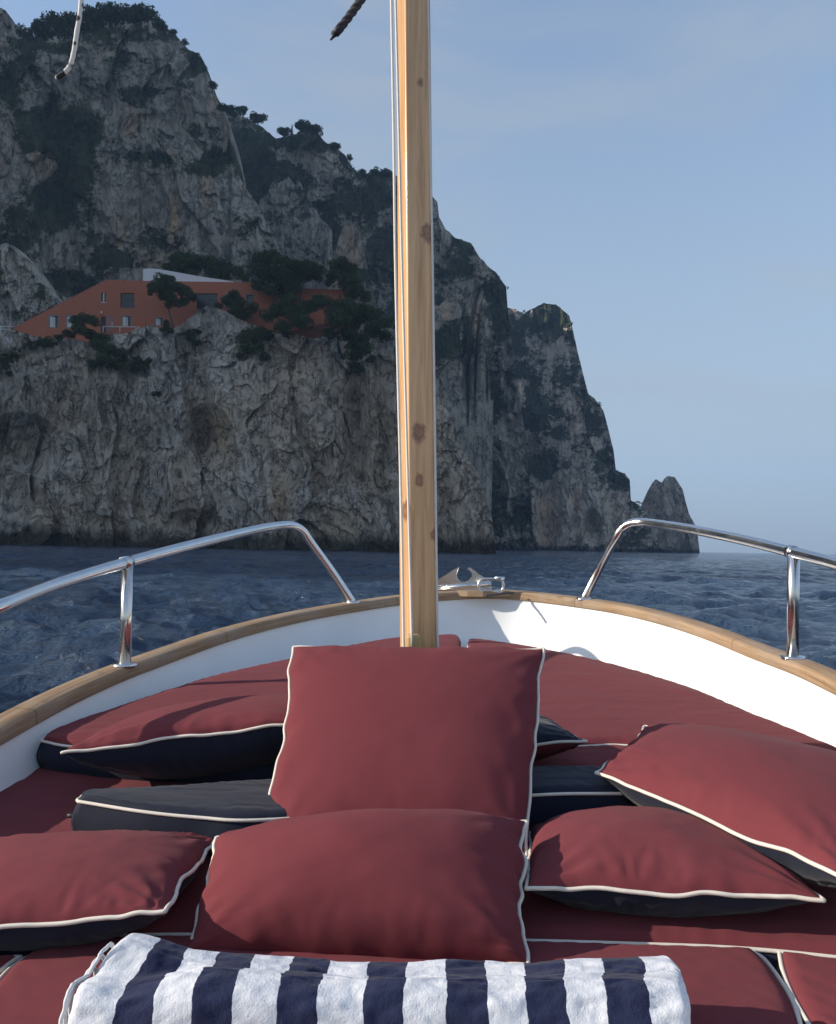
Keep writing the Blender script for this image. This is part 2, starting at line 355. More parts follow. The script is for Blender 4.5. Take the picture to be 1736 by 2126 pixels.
# ------------------------------------------------------------------ cliffs and mountains
SHRUBS = []                                 # (point, radius)
def blob(X, Y, bl):                         # soft ellipses on the reference grid
    r = np.zeros_like(X)
    for b_ in bl:
        cx, cy, rx, ry = b_[:4]; am = b_[4] if len(b_) > 4 else 1.0
        d = np.sqrt(((X - cx) / rx) ** 2 + ((Y - cy) / ry) ** 2)
        v = am * np.clip(1.35 - d, 0, 1)
        r = np.where(np.abs(v) > np.abs(r), v, r)
    return r
def layer(name, top, D0, lean, nx, ny, mat, relief=1.0, veg=(), tan=(), vbase=0.36, seed=1, jag=3.0, base_y=None,
          back=((6, 0), (20, -3), (60, -30), (120, -110)), shrub=0.06, srad=(0.8, 2.0), hollow=(), x0=None, x1=None, dx=0.0, cell=1.0):
    top = sorted(top); tx = [p[0] for p in top]; ty = [p[1] for p in top]
    xs = np.linspace(tx[0], tx[-1], nx)
    yt = np.interp(xs, tx, ty)
    yt = yt + jag * fbm(xs * 0.05, xs * 0 + seed, o=5, s=seed, g=0.65) * 1.6
    hor = 1136 + math.tan(ROLL) * (xs - CX)
    yb = hor + 2.9 * F / D0 if base_y is None else np.interp(xs, [p[0] for p in base_y], [p[1] for p in base_y])
    yt = np.minimum(yt, yb - 2)
    v = np.linspace(0, 1, ny)
    X = np.repeat(xs[:, None], ny, 1); Y = yb[:, None] + (yt - yb)[:, None] * v[None]
    H = (hor[:, None] - Y) / F * D0; U = (X - CX) / F * D0                    # metres
    D = D0 + lean * np.clip(H, 0, None) + dx * U
    wu = U + 5 * fbm(U / 22, H / 30, o=3, s=seed + 3); wh = H + 7 * fbm(U / 25 + 9, H / 25, o=3, s=seed + 5)
    s = cell
    wu = wu + s * (0.9 * fbm(U / (6 * s), H / (6 * s), o=5, s=seed + 61, g=.6)); wh = wh + s * (1.7 * fbm(U / (6 * s) + 5, H / (6 * s), o=5, s=seed + 67, g=.6))
    f1, c1 = facet(wu / (24 * s), wh / (46 * s), seed); f2, c2 = facet(wu / (9 * s), wh / (17 * s), seed + 11)
    f3, c3 = facet((wu + 1.5 * f2) / (3.3 * s), wh / (5.6 * s), seed + 23); f4, c4 = facet(wu / (1.3 * s), wh / (1.9 * s), seed + 37)
    rel = 9.5 * f1 + 4.2 * f2 + 1.5 * f3 + 0.5 * f4 + 6 * fbm(U / 40, H / 60, o=3, s=seed + 7)
    rel -= 7.0 * rdg(wu / (12 * s), wh / (48 * s), 4, seed + 8) + 1.7 * rdg(wu / (3.4 * s), wh / (12.0 * s), 3, seed + 15)
    rel += 0.6 * fbm(wu / (1.5 * s), wh / (2.2 * s), o=4, s=seed + 9, g=.65)
    crack = c1 * 0 + 1
    D = D + relief * s * rel + blob(X, Y, hollow)
    vm = vbase + 0.42 * fbm(U / 28, H / 16, o=5, s=seed + 31, g=0.6) + 0.10 * f3
    wbx = X + 26 * fbm(U / 12, H / 12, o=4, s=seed + 71) ; wby = Y + 26 * fbm(U / 12 + 7, H / 12, o=4, s=seed + 72)
    vm = vm + 0.38 * blob(wbx, wby, veg) * (1 + .5 * fbm(U / 7, H / 7, o=3, s=seed + 73)) + .16 * fbm(U / 3.5, H / 2.5, o=3, s=seed + 74); vm = np.clip(vm, 0, 1)
    tn = np.clip(blob(X, Y, tan) * (0.5 + 0.9 * fbm(U / 6, H / 20, o=3, s=seed + 41)), 0, 1)
    P = wp(X, Y, D)
    ledge = 3.0 * np.clip(vm - 0.5, 0, 1)
    P[:, :, 2] += 0
    P[:, 0, 2] = np.minimum(P[:, 0, 2], -3)
    rows = [P]
    fwd = np.array(wray(CX, 1136.0)); fwd[2] = 0; fwd /= np.linalg.norm(fwd)
    for b_, dz in back:
        q = P[:, -1] + fwd * b_ * (D0 / 200.0) ** 0.5; q = q.copy(); q[:, 2] = np.maximum(q[:, 2] + dz, -3); rows.append(q[:, None])
    PP = np.concatenate(rows, 1); nb = len(back)
    pad = lambda A, c=None: np.concatenate([A] + [A[:, -1:]] * nb, 1).ravel()
    o = mesh_np(name, PP.reshape(-1, 3), grid_faces(nx, ny + nb), mat,
                attrs={'veg': pad(vm), 'tan': pad(tn), 'crack': pad(np.clip(crack, 0, 1))}, smooth=True)
    rng = np.random.RandomState(seed)
    if shrub > 0:
        area = (abs(xs[1] - xs[0]) / F * D0) * (np.abs(yt - yb) / ny / F * D0)[:, None] * np.ones_like(X)
        pr = np.clip((vm - 0.46) * 4, 0, 1) * area * shrub
        inside = (X > -60) & (X < 1800) & (Y > -40) & (P[:, :, 2] > 5)
        sel = np.argwhere((rng.rand(*X.shape) < pr) & inside)
        for i, j in sel:
            SHRUBS.append((P[i, j] - fwd * 0.2, rng.uniform(*srad) * (1.25 if vm[i, j] > 0.75 else 1.0)))
    tag(o, kind='structure'); return o, (xs, yt, P)

# the near cliff carrying the house
A_top = [(-420, 640), (-200, 660), (0, 688), (50, 689), (77, 698), (100, 700), (133, 702), (173, 706), (200, 712), (233, 693), (262, 693), (290, 680), (317, 673),
         (345, 690), (380, 672), (417, 641), (433, 636), (467, 646), (500, 665), (547, 682), (594, 690), (640, 700), (694, 724), (714, 752),
         (740, 762), (761, 746), (794, 722), (814, 735), (850, 775), (900, 812), (934, 860), (958, 930), (986, 971), (1010, 1039), (1022, 1079), (1030, 1150)]
A_veg = [(215, 710, 45, 55), (290, 755, 35, 25), (90, 712, 40, 16), (520, 720, 50, 30), (600, 650, 80, 50), (700, 660, 90, 60), (745, 720, 30, 60),
         (610, 830, 30, 18), (640, 900, 18, 22), (690, 835, 22, 14), (20, 745, 30, 30), (540, 770, 30, 20), (330, 830, 22, 12), (935, 880, 20, 30, 0.8)]
_, CL = layer('cliff', A_top, 180, 0.10, 1150, 470, ROCK, 0.62, veg=A_veg, seed=11, jag=3.2, vbase=0.12,
      tan=[(470, 900, 60, 70, .8), (585, 1010, 30, 110, .9), (120, 1060, 60, 60, .5), (690, 1090, 60, 60, .6), (140, 850, 60, 50, .3)],
      hollow=[(40, 935, 70, 60, 9), (430, 930, 45, 70, 8), (20, 1010, 60, 70, 7), (400, 1090, 50, 26, 4), (740, 880, 22, 160, 5), (860, 1090, 26, 60, 6)],
      back=((8, -1), (30, -3), (70, -6), (80, -60)), shrub=0.16, srad=(0.7, 1.5), dx=-0.04)
# rounded crag at the far left, above the house ramp
layer('crag', [(-300, 430), (-120, 470), (0, 500), (22, 508), (45, 528), (62, 560), (85, 585), (104, 612), (118, 640), (135, 700), (150, 740)], 232, 0.3, 260, 200, ROCK, 0.9, jag=7,
      seed=21, vbase=0.36, base_y=[(-300, 800), (150, 790)], shrub=0.06, tan=[(20, 560, 60, 50, .5)])
# the main rock face; its unseen left end is raised to shade the cliffs
M1_top = [(-600, -320), (-300, -300), (-90, -110), (-10, 8), (10, 20), (20, 36), (28, 76), (40, 84), (80, 74), (140, 62), (180, 48), (240, 36), (290, 30), (318, 38), (340, 52), (360, 70), (383, 92), (413, 112),
          (426, 136), (430, 166), (447, 195), (464, 224), (474, 262), (480, 323), (500, 377), (533, 423), (563, 483), (590, 560), (640, 640), (700, 700)]
M1_veg = [(100, 260, 90, 70), (160, 330, 50, 160), (230, 540, 60, 30), (30, 200, 50, 90), (120, 430, 60, 60), (290, 195, 40, 20), (420, 280, 40, 30), (300, 340, 80, 16, .7), (440, 335, 60, 20, .9),
          (350, 60, 30, 20, .6), (250, 62, 120, 14, .8), (90, 95, 80, 14, .9), (150, 590, 60, 40), (30, 480, 60, 60), (395, 180, 30, 40, .5), (490, 470, 50, 30, .6),
          (330, 130, 60, 70, -.5), (250, 420, 60, 80, -.4), (440, 420, 60, 60, -.5), (70, 340, 45, 60, -.8)]
layer('mountain', M1_top, 330, 0.22, 800, 480, ROCK_FAR, 0.75, veg=M1_veg + [(482, 300, 12, 90, .9)], seed=31, jag=5, vbase=0.37,
      tan=[(85, 330, 38, 60, 1), (30, 250, 20, 60, .7), (275, 245, 30, 35, .9), (360, 450, 12, 60, 1), (425, 395, 18, 40, .9), (345, 320, 25, 14, .8), (230, 100, 40, 40, .6), (475, 290, 12, 50, .8), (250, 480, 12, 50, .6)],
      base_y=[(-600, 900), (700, 860)], shrub=0.05, srad=(1.3, 2.8), cell=1.5)
# the wooded ridge behind it
M2_top = [(430, 200), (472, 226), (488, 232), (515, 246), (548, 268), (575, 287), (592, 284), (615, 280), (628, 268), (658, 272), (672, 290), (692, 304), (718, 322), (730, 345), (748, 362), (772, 360),
          (812, 362), (850, 372), (896, 404), (908, 418), (912, 452), (925, 476), (945, 494), (978, 506), (998, 538), (1031, 565), (1051, 596), (1054, 640), (1062, 700), (1075, 800), (1090, 900), (1100, 1000), (1110, 1160)]
M2_veg = [(520, 360, 60, 110), (600, 400, 60, 60), (640, 500, 60, 50), (780, 420, 60, 70), (700, 420, 60, 30), (820, 520, 60, 60), (580, 290, 40, 20, .8), (650, 300, 40, 16, .7), (960, 530, 30, 50, .9), (1035, 640, 30, 60),
          (1000, 850, 60, 40), (940, 700, 30, 60, .8), (780, 370, 40, 14, .9), (600, 330, 40, 20, -.5), (640, 350, 50, 30, -.5), (620, 420, 50, 25, -.7), (930, 790, 50, 60, -.7), (985, 660, 20, 50, -.9)]
layer('mountain', M2_top, 455, 0.20, 760, 440, ROCK_FAR, 0.7, veg=M2_veg, seed=43, jag=3, vbase=0.46,
      tan=[(985, 660, 18, 60, 1), (1010, 730, 20, 50, .6), (650, 330, 40, 40, .6), (925, 640, 14, 30, .7)], shrub=0.035, srad=(1.8, 3.6), cell=1.8)
# outcrops standing out of the wooded slope
layer('crag', [(690, 560), (700, 505), (710, 478), (722, 465), (735, 467), (748, 490), (758, 530), (768, 580), (782, 640), (800, 700)], 395, 0.1, 170, 190, ROCK_FAR, 0.8, seed=51, vbase=0.36, jag=7,
      base_y=[(690, 760), (800, 760)], shrub=0.02, tan=[(740, 570, 20, 70, .5)])
layer('crag', [(515, 480), (532, 430), (541, 408), (556, 399), (566, 376), (580, 382), (598, 366), (612, 384), (624, 380), (636, 408), (652, 420), (664, 446), (690, 480)], 425, 0.3, 240, 160, ROCK_FAR, 0.9, seed=57, vbase=0.47, jag=9,
      base_y=[(520, 560), (690, 540)], shrub=0.03, srad=(1.5, 2.6))
# the tall face between the ridge and the far headland
B_top = [(840, 640), (900, 640), (930, 622), (960, 600), (985, 598), (1000, 620), (1008, 680), (1014, 740), (1020, 800), (1012, 850), (985, 880), (972, 900)]
layer('crag', sorted(B_top)[:-1] + [(1024, 900)], 400, 0.08, 300, 260, ROCK_FAR, 0.35, seed=66, vbase=0.30, jag=6, veg=[(930, 700, 60, 40, .8), (985, 850, 40, 30, .5)],
      base_y=[(840, 940), (930, 930), (975, 888), (1024, 830)], shrub=0.03, srad=(1.5, 2.6), tan=[(985, 650, 20, 50, .9), (925, 650, 16, 30, .7)])
# the far headland and the stack at its foot
M3_top = [(900, 700), (1000, 640), (1050, 640), (1070, 642), (1086, 650), (1102, 642), (1130, 629), (1154, 631), (1182, 655), (1190, 686), (1200, 733), (1210, 773), (1222, 817), (1234, 826), (1254, 854), (1262, 885),
          (1274, 933), (1279, 975), (1298, 983), (1308, 998), (1310, 1040), (1330, 1051), (1345, 1062), (1360, 1150)]
M3_veg = [(1120, 665, 90, 35), (1060, 720, 40, 60), (1010, 870, 60, 45), (1100, 850, 40, 60), (1170, 780, 30, 20, .8), (1240, 870, 30, 40, .7), (1120, 970, 60, 25, .9), (1080, 1010, 60, 18, .7), (1255, 940, 20, 20, .8),
          (1150, 1080, 150, 60, -1), (1080, 830, 25, 50, -.8), (1190, 860, 20, 60, -.8), (1140, 740, 50, 60, -.4)]
layer('headland', M3_top, 620, 0.14, 760, 460, ROCK_PALE, 0.6, veg=M3_veg, seed=73, jag=2.5, vbase=0.42,
      tan=[(1080, 830, 12, 50, .8), (1090, 840, 10, 50, .5), (1150, 1075, 190, 75, .9)], shrub=0.018, srad=(2, 4.2), cell=2.0, hollow=[(1230, 1095, 16, 30, 20), (1140, 1100, 20, 30, 8)])
layer('sea_stack', [(1300, 1110), (1318, 1075), (1330, 1052), (1345, 1030), (1355, 1003), (1362, 996), (1374, 1001), (1380, 992), (1386, 988), (1402, 992), (1418, 1017), (1424, 1042), (1431, 1066), (1446, 1093), (1450, 1120), (1454, 1156)],
      660, 0.05, 240, 200, ROCK_PALE, 0.5, seed=83, vbase=0.22, jag=2.5, shrub=0.006, srad=(1.5, 2.5), cell=1.6, back=((8, -6), (22, -20), (40, -60), (50, -120)))
# the island goes on to the left, outside the picture: an unseen bulk added and raised to keep the sun off the cliffs
def shading_bulk():
    nx, ny = 90, 70
    O_, Y = np.meshgrid(np.linspace(0, 520, nx), np.linspace(-20, 800, ny), indexing='ij')
    X = -np.maximum(.62 * Y + 60, 210) - O_
    e_ = np.clip(O_ / 80, 0, 1) * np.clip((Y + 20) / 50, 0, 1)
    Z = -4 + (385 + 130 * np.clip(Y / 350, 0, 1)) * e_ ** 0.8 * (0.8 + 0.25 * fbm(X / 160, Y / 160, o=4, s=5)) + 14 * fbm(X / 30, Y / 30, o=4, s=8) * e_
    z = np.zeros(nx * ny)
    o = mesh_np('mountain', np.stack([X, Y, Z], -1).reshape(-1, 3), grid_faces(nx, ny), ROCK_FAR, attrs={'veg': z + .45, 'tan': z, 'crack': z + 1})
    tag(o, kind='structure')
shading_bulk()

def leaf_cloud(centres, radii, n_per, size, rng, squash=0.7):
    """many small leaf clumps (triangles) through the volume of each ellipsoid; returns verts, faces"""
    C = np.repeat(np.asarray(centres, float), n_per, 0); Rr = np.repeat(np.asarray(radii, float), n_per)
    n = len(C); d = rng.normal(size=(n, 3)); d /= np.linalg.norm(d, axis=1)[:, None]
    rad = Rr * rng.uniform(0.25, 1.05, n) ** 0.5
    P = C + d * rad[:, None] * np.array([1, 1, squash])
    a_ = rng.normal(size=(n, 3)); a_ /= np.linalg.norm(a_, axis=1)[:, None]; b_ = np.cross(a_, rng.normal(size=(n, 3)))
    b_ /= np.linalg.norm(b_, axis=1)[:, None]
    sz = np.broadcast_to(size, (len(centres),)); sz = np.repeat(sz, n_per) * rng.uniform(0.5, 1.3, n)
    a_ *= sz[:, None]; b_ *= sz[:, None]
    V = np.stack([P - a_ * .6 - b_ * .4, P + a_ * .6 - b_ * .3, P + b_ * .7], 1).reshape(-1, 3)
    return V, np.arange(n * 3).reshape(-1, 3)
rng = np.random.RandomState(5)
if SHRUBS:
    Pn = np.array([s[0] for s in SHRUBS]); rn = np.array([s[1] for s in SHRUBS])
    print('shrubs', len(Pn))
    if len(Pn) > 26000:
        k = rng.choice(len(Pn), 26000, False); Pn, rn = Pn[k], rn[k]
    V, Fc = leaf_cloud(Pn + np.array([0, 0, 0.35]) * rn[:, None], rn, 26, rn * 0.44, rng)
    tag(mesh_np('scrub', V, Fc, LEAF2, smooth=False), 'dark green scrub growing in the cracks and on the ledges of the cliffs', 'scrub', kind='stuff')

def tree(name, x, y, h, D, label, wpx, cat='tree', group=None, trunk=0.45, lumps=6, n=160, sq=0.5, lean=0.0, seed=0, mat=None):
    """x,y: foot on the reference grid; h,wpx: height and crown width there; D: distance in metres"""
    rng = np.random.RandomState(seed + int(x)); s = D / F
    base = wp(x, y, D); H = h * s; W = wpx * s
    t = empty(name, base); tag(t, label, cat, group)
    top = base + np.array([lean * H, 0, H * max(trunk, 0.25)])
    if trunk > 0:
        mid = base + (top - base) * 0.5 + np.array([rng.uniform(-.05, .05) * H, 0, 0])
        b_ = MB(); V, Fc = tube_mesh(cr([base - np.array([0, 0, .5]), mid, top], 4), np.linspace(0.055, 0.03, 9) * H ** 0.8 * 1.0 + 0.05, 7); b_.add(V, Fc)
        for k in range(4):
            an = rng.uniform(0, 6.28); e_ = top + np.array([math.cos(an) * W * .3, math.sin(an) * W * .3, H * (1 - trunk) * rng.uniform(.25, .6)])
            V, Fc = tube_mesh(cr([mid + (top - mid) * rng.uniform(.3, 1), (top + e_) / 2 + np.array([0, 0, .1]), e_], 3), np.linspace(.03, .012, 7) * H ** .8 + .02, 5); b_.add(V, Fc)
        b_.build('trunk', BARK, t, True)
    cz = H * (1 - max(trunk * 0.75, 0.0)); cs = []; rs = []
    for k in range(lumps):
        an = rng.uniform(0, 6.28); q = rng.uniform(0, 1) ** .6
        cs.append(base + np.array([lean * H + math.cos(an) * W * .36 * q, math.sin(an) * W * .36 * q, H * trunk * .75 + cz * (0.5 + rng.uniform(-.32, .28) * (1 - .5 * q))]))
        rs.append(min(W * 0.34, cz * 0.60) * rng.uniform(.75, 1.25))
    V, Fc = leaf_cloud(cs, rs, n, np.array(rs) * 0.27, rng, sq)
    mesh_np('crown', V, Fc, mat or LEAF, t, False)
    return t

# ------------------------------------------------------------------ the house
HD = 194.0
def hp(x, y, d=0.0): return wp(float(x), float(y), HD + d)
def make_house():
    fwd = np.array(wray(CX, 1136.0)); fwd[2] = 0; fwd /= np.linalg.norm(fwd)
    h = empty('villa', hp(290, 700)); tag(h, 'long brick red villa with a stepped ramp for a roof, on the cliff top', 'house')
    RED = plain('red_plaster', (0.50, 0.165, 0.088), 0.9, (0.40, 0.125, 0.068), 0.35)
    PALE = plain('grey_stone_trim', (0.30, 0.24, 0.22), 0.9); WHITE = plain('white_plaster', (0.75, 0.75, 0.76), 0.8, (0.68, 0.69, 0.70), 0.5)
    DARK = Mat('dark_glass', 0.15); DARK.col((0.012, 0.015, 0.022)); DARK = DARK.m
    FRAME = plain('white_window_paint', (0.72, 0.72, 0.70), 0.6)
    outer = [(28, 682), (222, 581), (299, 583), (522, 586), (545, 596), (726, 602), (726, 660), (545, 700), (400, 720), (230, 735), (77, 735), (60, 700)]
    holes = {'W1': (103, 656, 120, 680), 'W2': (139, 656, 158, 680), 'W3': (209, 608, 220, 628), 'W4': (250, 608, 279, 638), 'D': (209, 657, 220, 690),
             'W5': (254, 656, 271, 677), 'W6': (323, 660, 338, 676), 'W7': (408, 609, 452, 641), 'W8': (468, 612, 490, 640), 'W9': (512, 612, 527, 636), 'W10': (574, 622, 584, 640)}
    b_ = MB()
    O = [hp(*p) for p in outer]; loops = [O]
    for r_ in holes.values():
        loops.append([hp(r_[0], r_[1]), hp(r_[0], r_[3]), hp(r_[2], r_[3]), hp(r_[2], r_[1])])
    tr = tessellate_polygon([[Vector(p) for p in lp] for lp in loops]); allp = [p for lp in loops for p in lp]
    b_.add(allp, [list(t) for t in tr])
    dep = fwd * 11.0; n = len(O)
    b_.add(O + [p + dep for p in O], [[i, (i + 1) % n, (i + 1) % n + n, i + n] for i in range(n)])
    tr2 = tessellate_polygon([[Vector(p + dep) for p in O]]); b_.add([p + dep for p in O], [list(t) for t in tr2])
    for lp in loops[1:]:
        b_.add(lp + [p + fwd * 0.5 for p in lp], [[i, (i + 1) % 4, (i + 1) % 4 + 4, i + 4] for i in range(4)])
    b_.build('wall', RED, h)
    # flight of steps that climbs the ramp
    b_ = MB(); k = 33
    for i in range(k):
        f0, f1 = i / k, (i + 1) / k
        x0, y0 = 28 + 194 * f0, 682 - 101 * f0; x1, y1 = 28 + 194 * f1, 682 - 101 * f1
        b_.prism([hp(x0 + .3, y0 + 1, .05), hp(x1, y0 + 1, .05), hp(x1, y1 - 0.2, .05), hp(x0 + .3, y1 - 0.2, .05)], dep * 0.96)
    b_.build('steps', RED, h)
    # roof terrace screen
    pts = cr([(297, 558), (318, 557.5), (345, 561), (400, 571), (450, 579), (485, 584)], 4)
    b_ = MB(); b_.prism([hp(*p, 4) for p in pts] + [hp(485, 588, 4), hp(297, 588, 4)], fwd * 0.4); b_.build('screen_wall', WHITE, h)
    def rect(b_, x0, y0, x1, y1, d0, th):
        b_.prism([hp(x0, y0, d0), hp(x0, y1, d0), hp(x1, y1, d0), hp(x1, y0, d0)], fwd * th)
    for key, (x0, y0, x1, y1) in holes.items():
        if key == 'D':
            dr = MB(); rect(dr, x0, y0, x1, y1, 0.35, 0.05); dr.build('door', plain('dark_door', (0.05, 0.03, 0.03)), h)
            sh = MB(); rect(sh, 221, 654, 234, 690, -0.12, 0.08); s_ = sh.build('shutter', plain('faded_pink_paint', (0.34, 0.17, 0.15)), h); continue
        wd = MB(); rect(wd, x0, y0, x1, y1, 0.42, 0.05)
        wo = wd.build('window', DARK, h)
        fr = MB(); t_ = 1.5
        if key in ('W1', 'W2', 'W5', 'W6'):
            rect(fr, x0 - 2.5, y0 - 2.5, x0, y1 + 2, -.05, .1); rect(fr, x1, y0 - 2.5, x1 + 2.5, y1 + 2, -.05, .1); rect(fr, x0, y0 - 2.5, x1, y0, -.05, .1)
            fr.build('surround', PALE, wo)
            lf = MB(); rect(lf, x0 + .5, y0 + 1, x0 + (x1 - x0) * .48, y1 - .5, .15, .06); rect(lf, x0 + (x1 - x0) * .52, y0 + 2, x0 + (x1 - x0) * .68, y1 - .5, .25, .06); lf.build('casement', FRAME, wo)
        elif key in ('W3', 'W10'):
            rect(fr, x0 + 5, y0 + .5, x0 + 7.5, y1, .15, .1); rect(fr, x0, y1 - 1.2, x1, y1 + .4, -.1, .3); rect(fr, x0, y0, x0 + .9, y1, .1, .1); fr.build('frame', FRAME, wo)
        elif key in ('W8', 'W9'):
            rect(fr, x0 - 2, y0 - 2.5, x1 + 2, y0, -.05, .1); rect(fr, x0 - 2, y0, x0, y1, -.05, .1); fr.build('surround', PALE, wo)
        else:
            gf = plain('grey_frame', (0.10, 0.11, 0.13)); rect(fr, x0, (y0 + y1) / 2 - 3, x1, (y0 + y1) / 2 - 2, .3, .08); fr.build('transom', gf, wo); fr = MB(); rect(fr, x0, y1 - 1, x1, y1 + 1, -.06, .3); fr.build('sill', gf, wo)
    lm = MB(); V, Fc = tube_mesh([hp(211, 646, -.2), hp(211, 652, -.2)], [.16, .3], 8); lm.add(V, Fc); lm.build('wall_lamp', FRAME, h, True)
    rl = MB()
    for (p, q) in (((214, 678), (290, 679)), ((249, 678), (249, 694)), ((233, 669), (233, 680)), ((214, 678), (214, 690)), ((289, 679), (289, 690))):
        V, Fc = tube_mesh([hp(*p, -1.6), hp(*q, -1.6)], .11, 6); rl.add(V, Fc)
    rl.build('railing', FRAME, h, True)
    r2 = empty('railing', hp(10, 690)); tag(r2, 'white tube railing at the left edge, before the foot of the red stair ramp', 'railing')
    for (nm, pp, qq) in (('top_rail', (-60, 675.5), (27, 678)), ('post', (1, 676), (1, 690)), ('post', (-28, 676), (-28, 690)), ('lower_rail', (-60, 682), (22, 684))):
        V, Fc = tube_mesh([hp(*pp, -2), hp(*qq, -2)], .11 if nm != 'post' else .15, 6); mesh_np(nm, V, Fc, FRAME, r2, True)
make_house()

# trees and shrubs round the house: crown lumps as (x, y, r) on the reference grid
_xs, _yt, _P = CL
def cliff_D(x, y):
    i = int(np.clip(np.searchsorted(_xs, x), 0, len(_xs) - 1)); p = _P[i]
    fw = -M3[:, 2]; dp = (p - np.array(EYE)) @ fw
    hor = 1136; f = (y - 1160) / (_yt[i] - 1160); return float(dp[int(np.clip(f, 0, 1) * (len(dp) - 1))])
def lump_tree(name, label, blobs, D=None, trunk=None, cat='tree', seed=0, dens=1.0, group=None, spread=1.6, grow=1.22):
    rng = np.random.RandomState(seed); Ds = []
    for x, y, r in blobs: Ds.append((cliff_D(x, y) - 1.6 if D is None else D))
    fx, fy = (trunk[0] if trunk else (np.mean([q[0] for q in blobs]), max(q[1] for q in blobs)))
    D0 = D if D is not None else float(np.mean(Ds))
    t = empty(name, wp(float(fx), float(fy), D0)); tag(t, label, cat, group)
    C, Rr = [], []
    for (x, y, r), d in zip(blobs, Ds):
        r = r * grow
        for k in range(6):
            an = rng.uniform(0, 6.28); q = rng.uniform(.1, .75) * r
            C.append(wp(x + math.cos(an) * q, y + math.sin(an) * q * .6, d + rng.uniform(-1, 1) * r * d / F * spread)); Rr.append(r * d / F * rng.uniform(.5, .85))
    Rr = np.array(Rr)
    V, Fc = leaf_cloud(C, Rr, int(240 * dens), Rr * .21, rng, .78); mesh_np('crown', V, Fc, LEAF, t, False)
    if trunk:
        b_ = MB(); Pt = [wp(float(x), float(y), D0) for x, y in trunk]; Pt[0] = Pt[0] - np.array([0, 0, 1.2]); P = cr(Pt, 5)
        V, Fc = tube_mesh(P, np.linspace(.30, .13, len(P)), 8); b_.add(V, Fc)
        for k in range(5):
            c_ = C[rng.randint(len(C))]; s_ = P[rng.randint(len(P) // 2, len(P))]
            V, Fc = tube_mesh(cr([s_, (s_ + c_) / 2 - np.array([0, 0, .3]), c_], 4), np.linspace(.11, .04, 9), 5); b_.add(V, Fc)
        b_.build('trunk', BARK, t, True)
    return t
lump_tree('pine_tree', 'leaning pine with a bare trunk, in front of the red villa wall', [(322, 592, 15), (335, 580, 15), (352, 578, 12), (340, 600, 18), (362, 598, 16), (380, 606, 17), (399, 614, 13), (360, 620, 17), (340, 616, 12), (378, 626, 12), (316, 606, 8), (350, 632, 9)],
          186, [(367, 712), (362, 690), (356, 665), (351, 642), (352, 612)], seed=1, dens=1.0, grow=1.05)
lump_tree('pine_tree', 'broad dark pine behind the high end of the white screen wall', [(350, 553, 13), (370, 540, 16), (392, 535, 16), (410, 545, 17), (380, 555, 17), (354, 566, 11), (400, 562, 17), (375, 572, 12)], 208, [(385, 600), (384, 570), (386, 545)], seed=2)
lump_tree('pine_tree', 'broad dark pine behind the low end of the white screen wall', [(430, 543, 16), (450, 548, 16), (470, 555, 16), (490, 566, 14), (440, 565, 17), (465, 572, 14), (508, 577, 9)], 209, [(455, 605), (456, 575), (455, 550)], seed=3)
lump_tree('pine_tree', 'tallest pine of the grove, right of the villa roof end', [(533, 560, 14), (545, 541, 17), (562, 533, 17), (585, 540, 17), (600, 550, 15), (575, 560, 21), (548, 576, 19), (531, 592, 13), (600, 574, 17), (560, 596, 18), (583, 585, 16)], 191, [(563, 650), (566, 610), (570, 560)], seed=4, group='pines over the villa end')
lump_tree('pine_tree', 'middle pine of the grove, with red wall showing under it', [(620, 548, 13), (640, 552, 14), (657, 562, 15), (625, 572, 16), (645, 574, 12), (608, 598, 14), (592, 614, 13), (614, 584, 14), (662, 576, 11)], 191, [(622, 650), (626, 610), (634, 570)], seed=5, group='pines over the villa end')
lump_tree('pine_tree', 'rightmost pine of the grove, past the pale wall end', [(700, 549, 13), (712, 546, 12), (725, 560, 15), (735, 580, 14), (715, 584, 15), (746, 600, 14), (690, 570, 13), (682, 586, 9), (730, 612, 12), (757, 616, 12), (738, 600, 12)], 192, [(725, 655), (720, 615), (714, 575)], seed=6, group='pines over the villa end')
BU = 'bushes on the near cliff'
lump_tree('bush', 'large dark bush under the villa windows, left of the door', [(155, 665, 11), (175, 661, 12), (190, 669, 13), (165, 681, 14), (190, 689, 15), (208, 700, 12), (140, 692, 11)], None, None, 'bush', 11, group=BU)
lump_tree('bush', 'low scrub along the foot of the stair ramp', [(120, 700, 9), (100, 706, 9), (82, 712, 7), (68, 722, 6)], None, None, 'bush', 12, group=BU)
lump_tree('bush', 'big dark bush spilling down the rocks below the villa door', [(200, 716, 14), (222, 725, 17), (245, 735, 15), (210, 745, 15), (190, 755, 11), (240, 757, 13), (256, 748, 9)], None, None, 'bush', 13, group=BU)
lump_tree('bush', 'small round bush on the rock face, below the villa railing', [(285, 750, 13), (300, 757, 11), (275, 765, 11), (311, 748, 7)], None, None, 'bush', 14, group=BU)
lump_tree('bush', 'dark bush at the left picture edge, below the white railing', [(12, 760, 9), (3, 747, 11), (20, 775, 7), (-12, 760, 10)], None, None, 'bush', 15, group=BU)
lump_tree('bush', 'dark rounded bush before the right end of the red wall', [(470, 625, 13), (485, 616, 13), (500, 630, 15), (520, 640, 13), (490, 645, 13), (510, 655, 9), (455, 635, 8)], 189, None, 'bush', 16, group=BU)
lump_tree('bush', 'wide undergrowth bush just under the tallest grove pine', [(600, 626, 17), (580, 645, 19), (610, 650, 20), (560, 655, 15), (640, 640, 17), (625, 670, 17), (590, 675, 15)], None, None, 'bush', 17, group=BU)
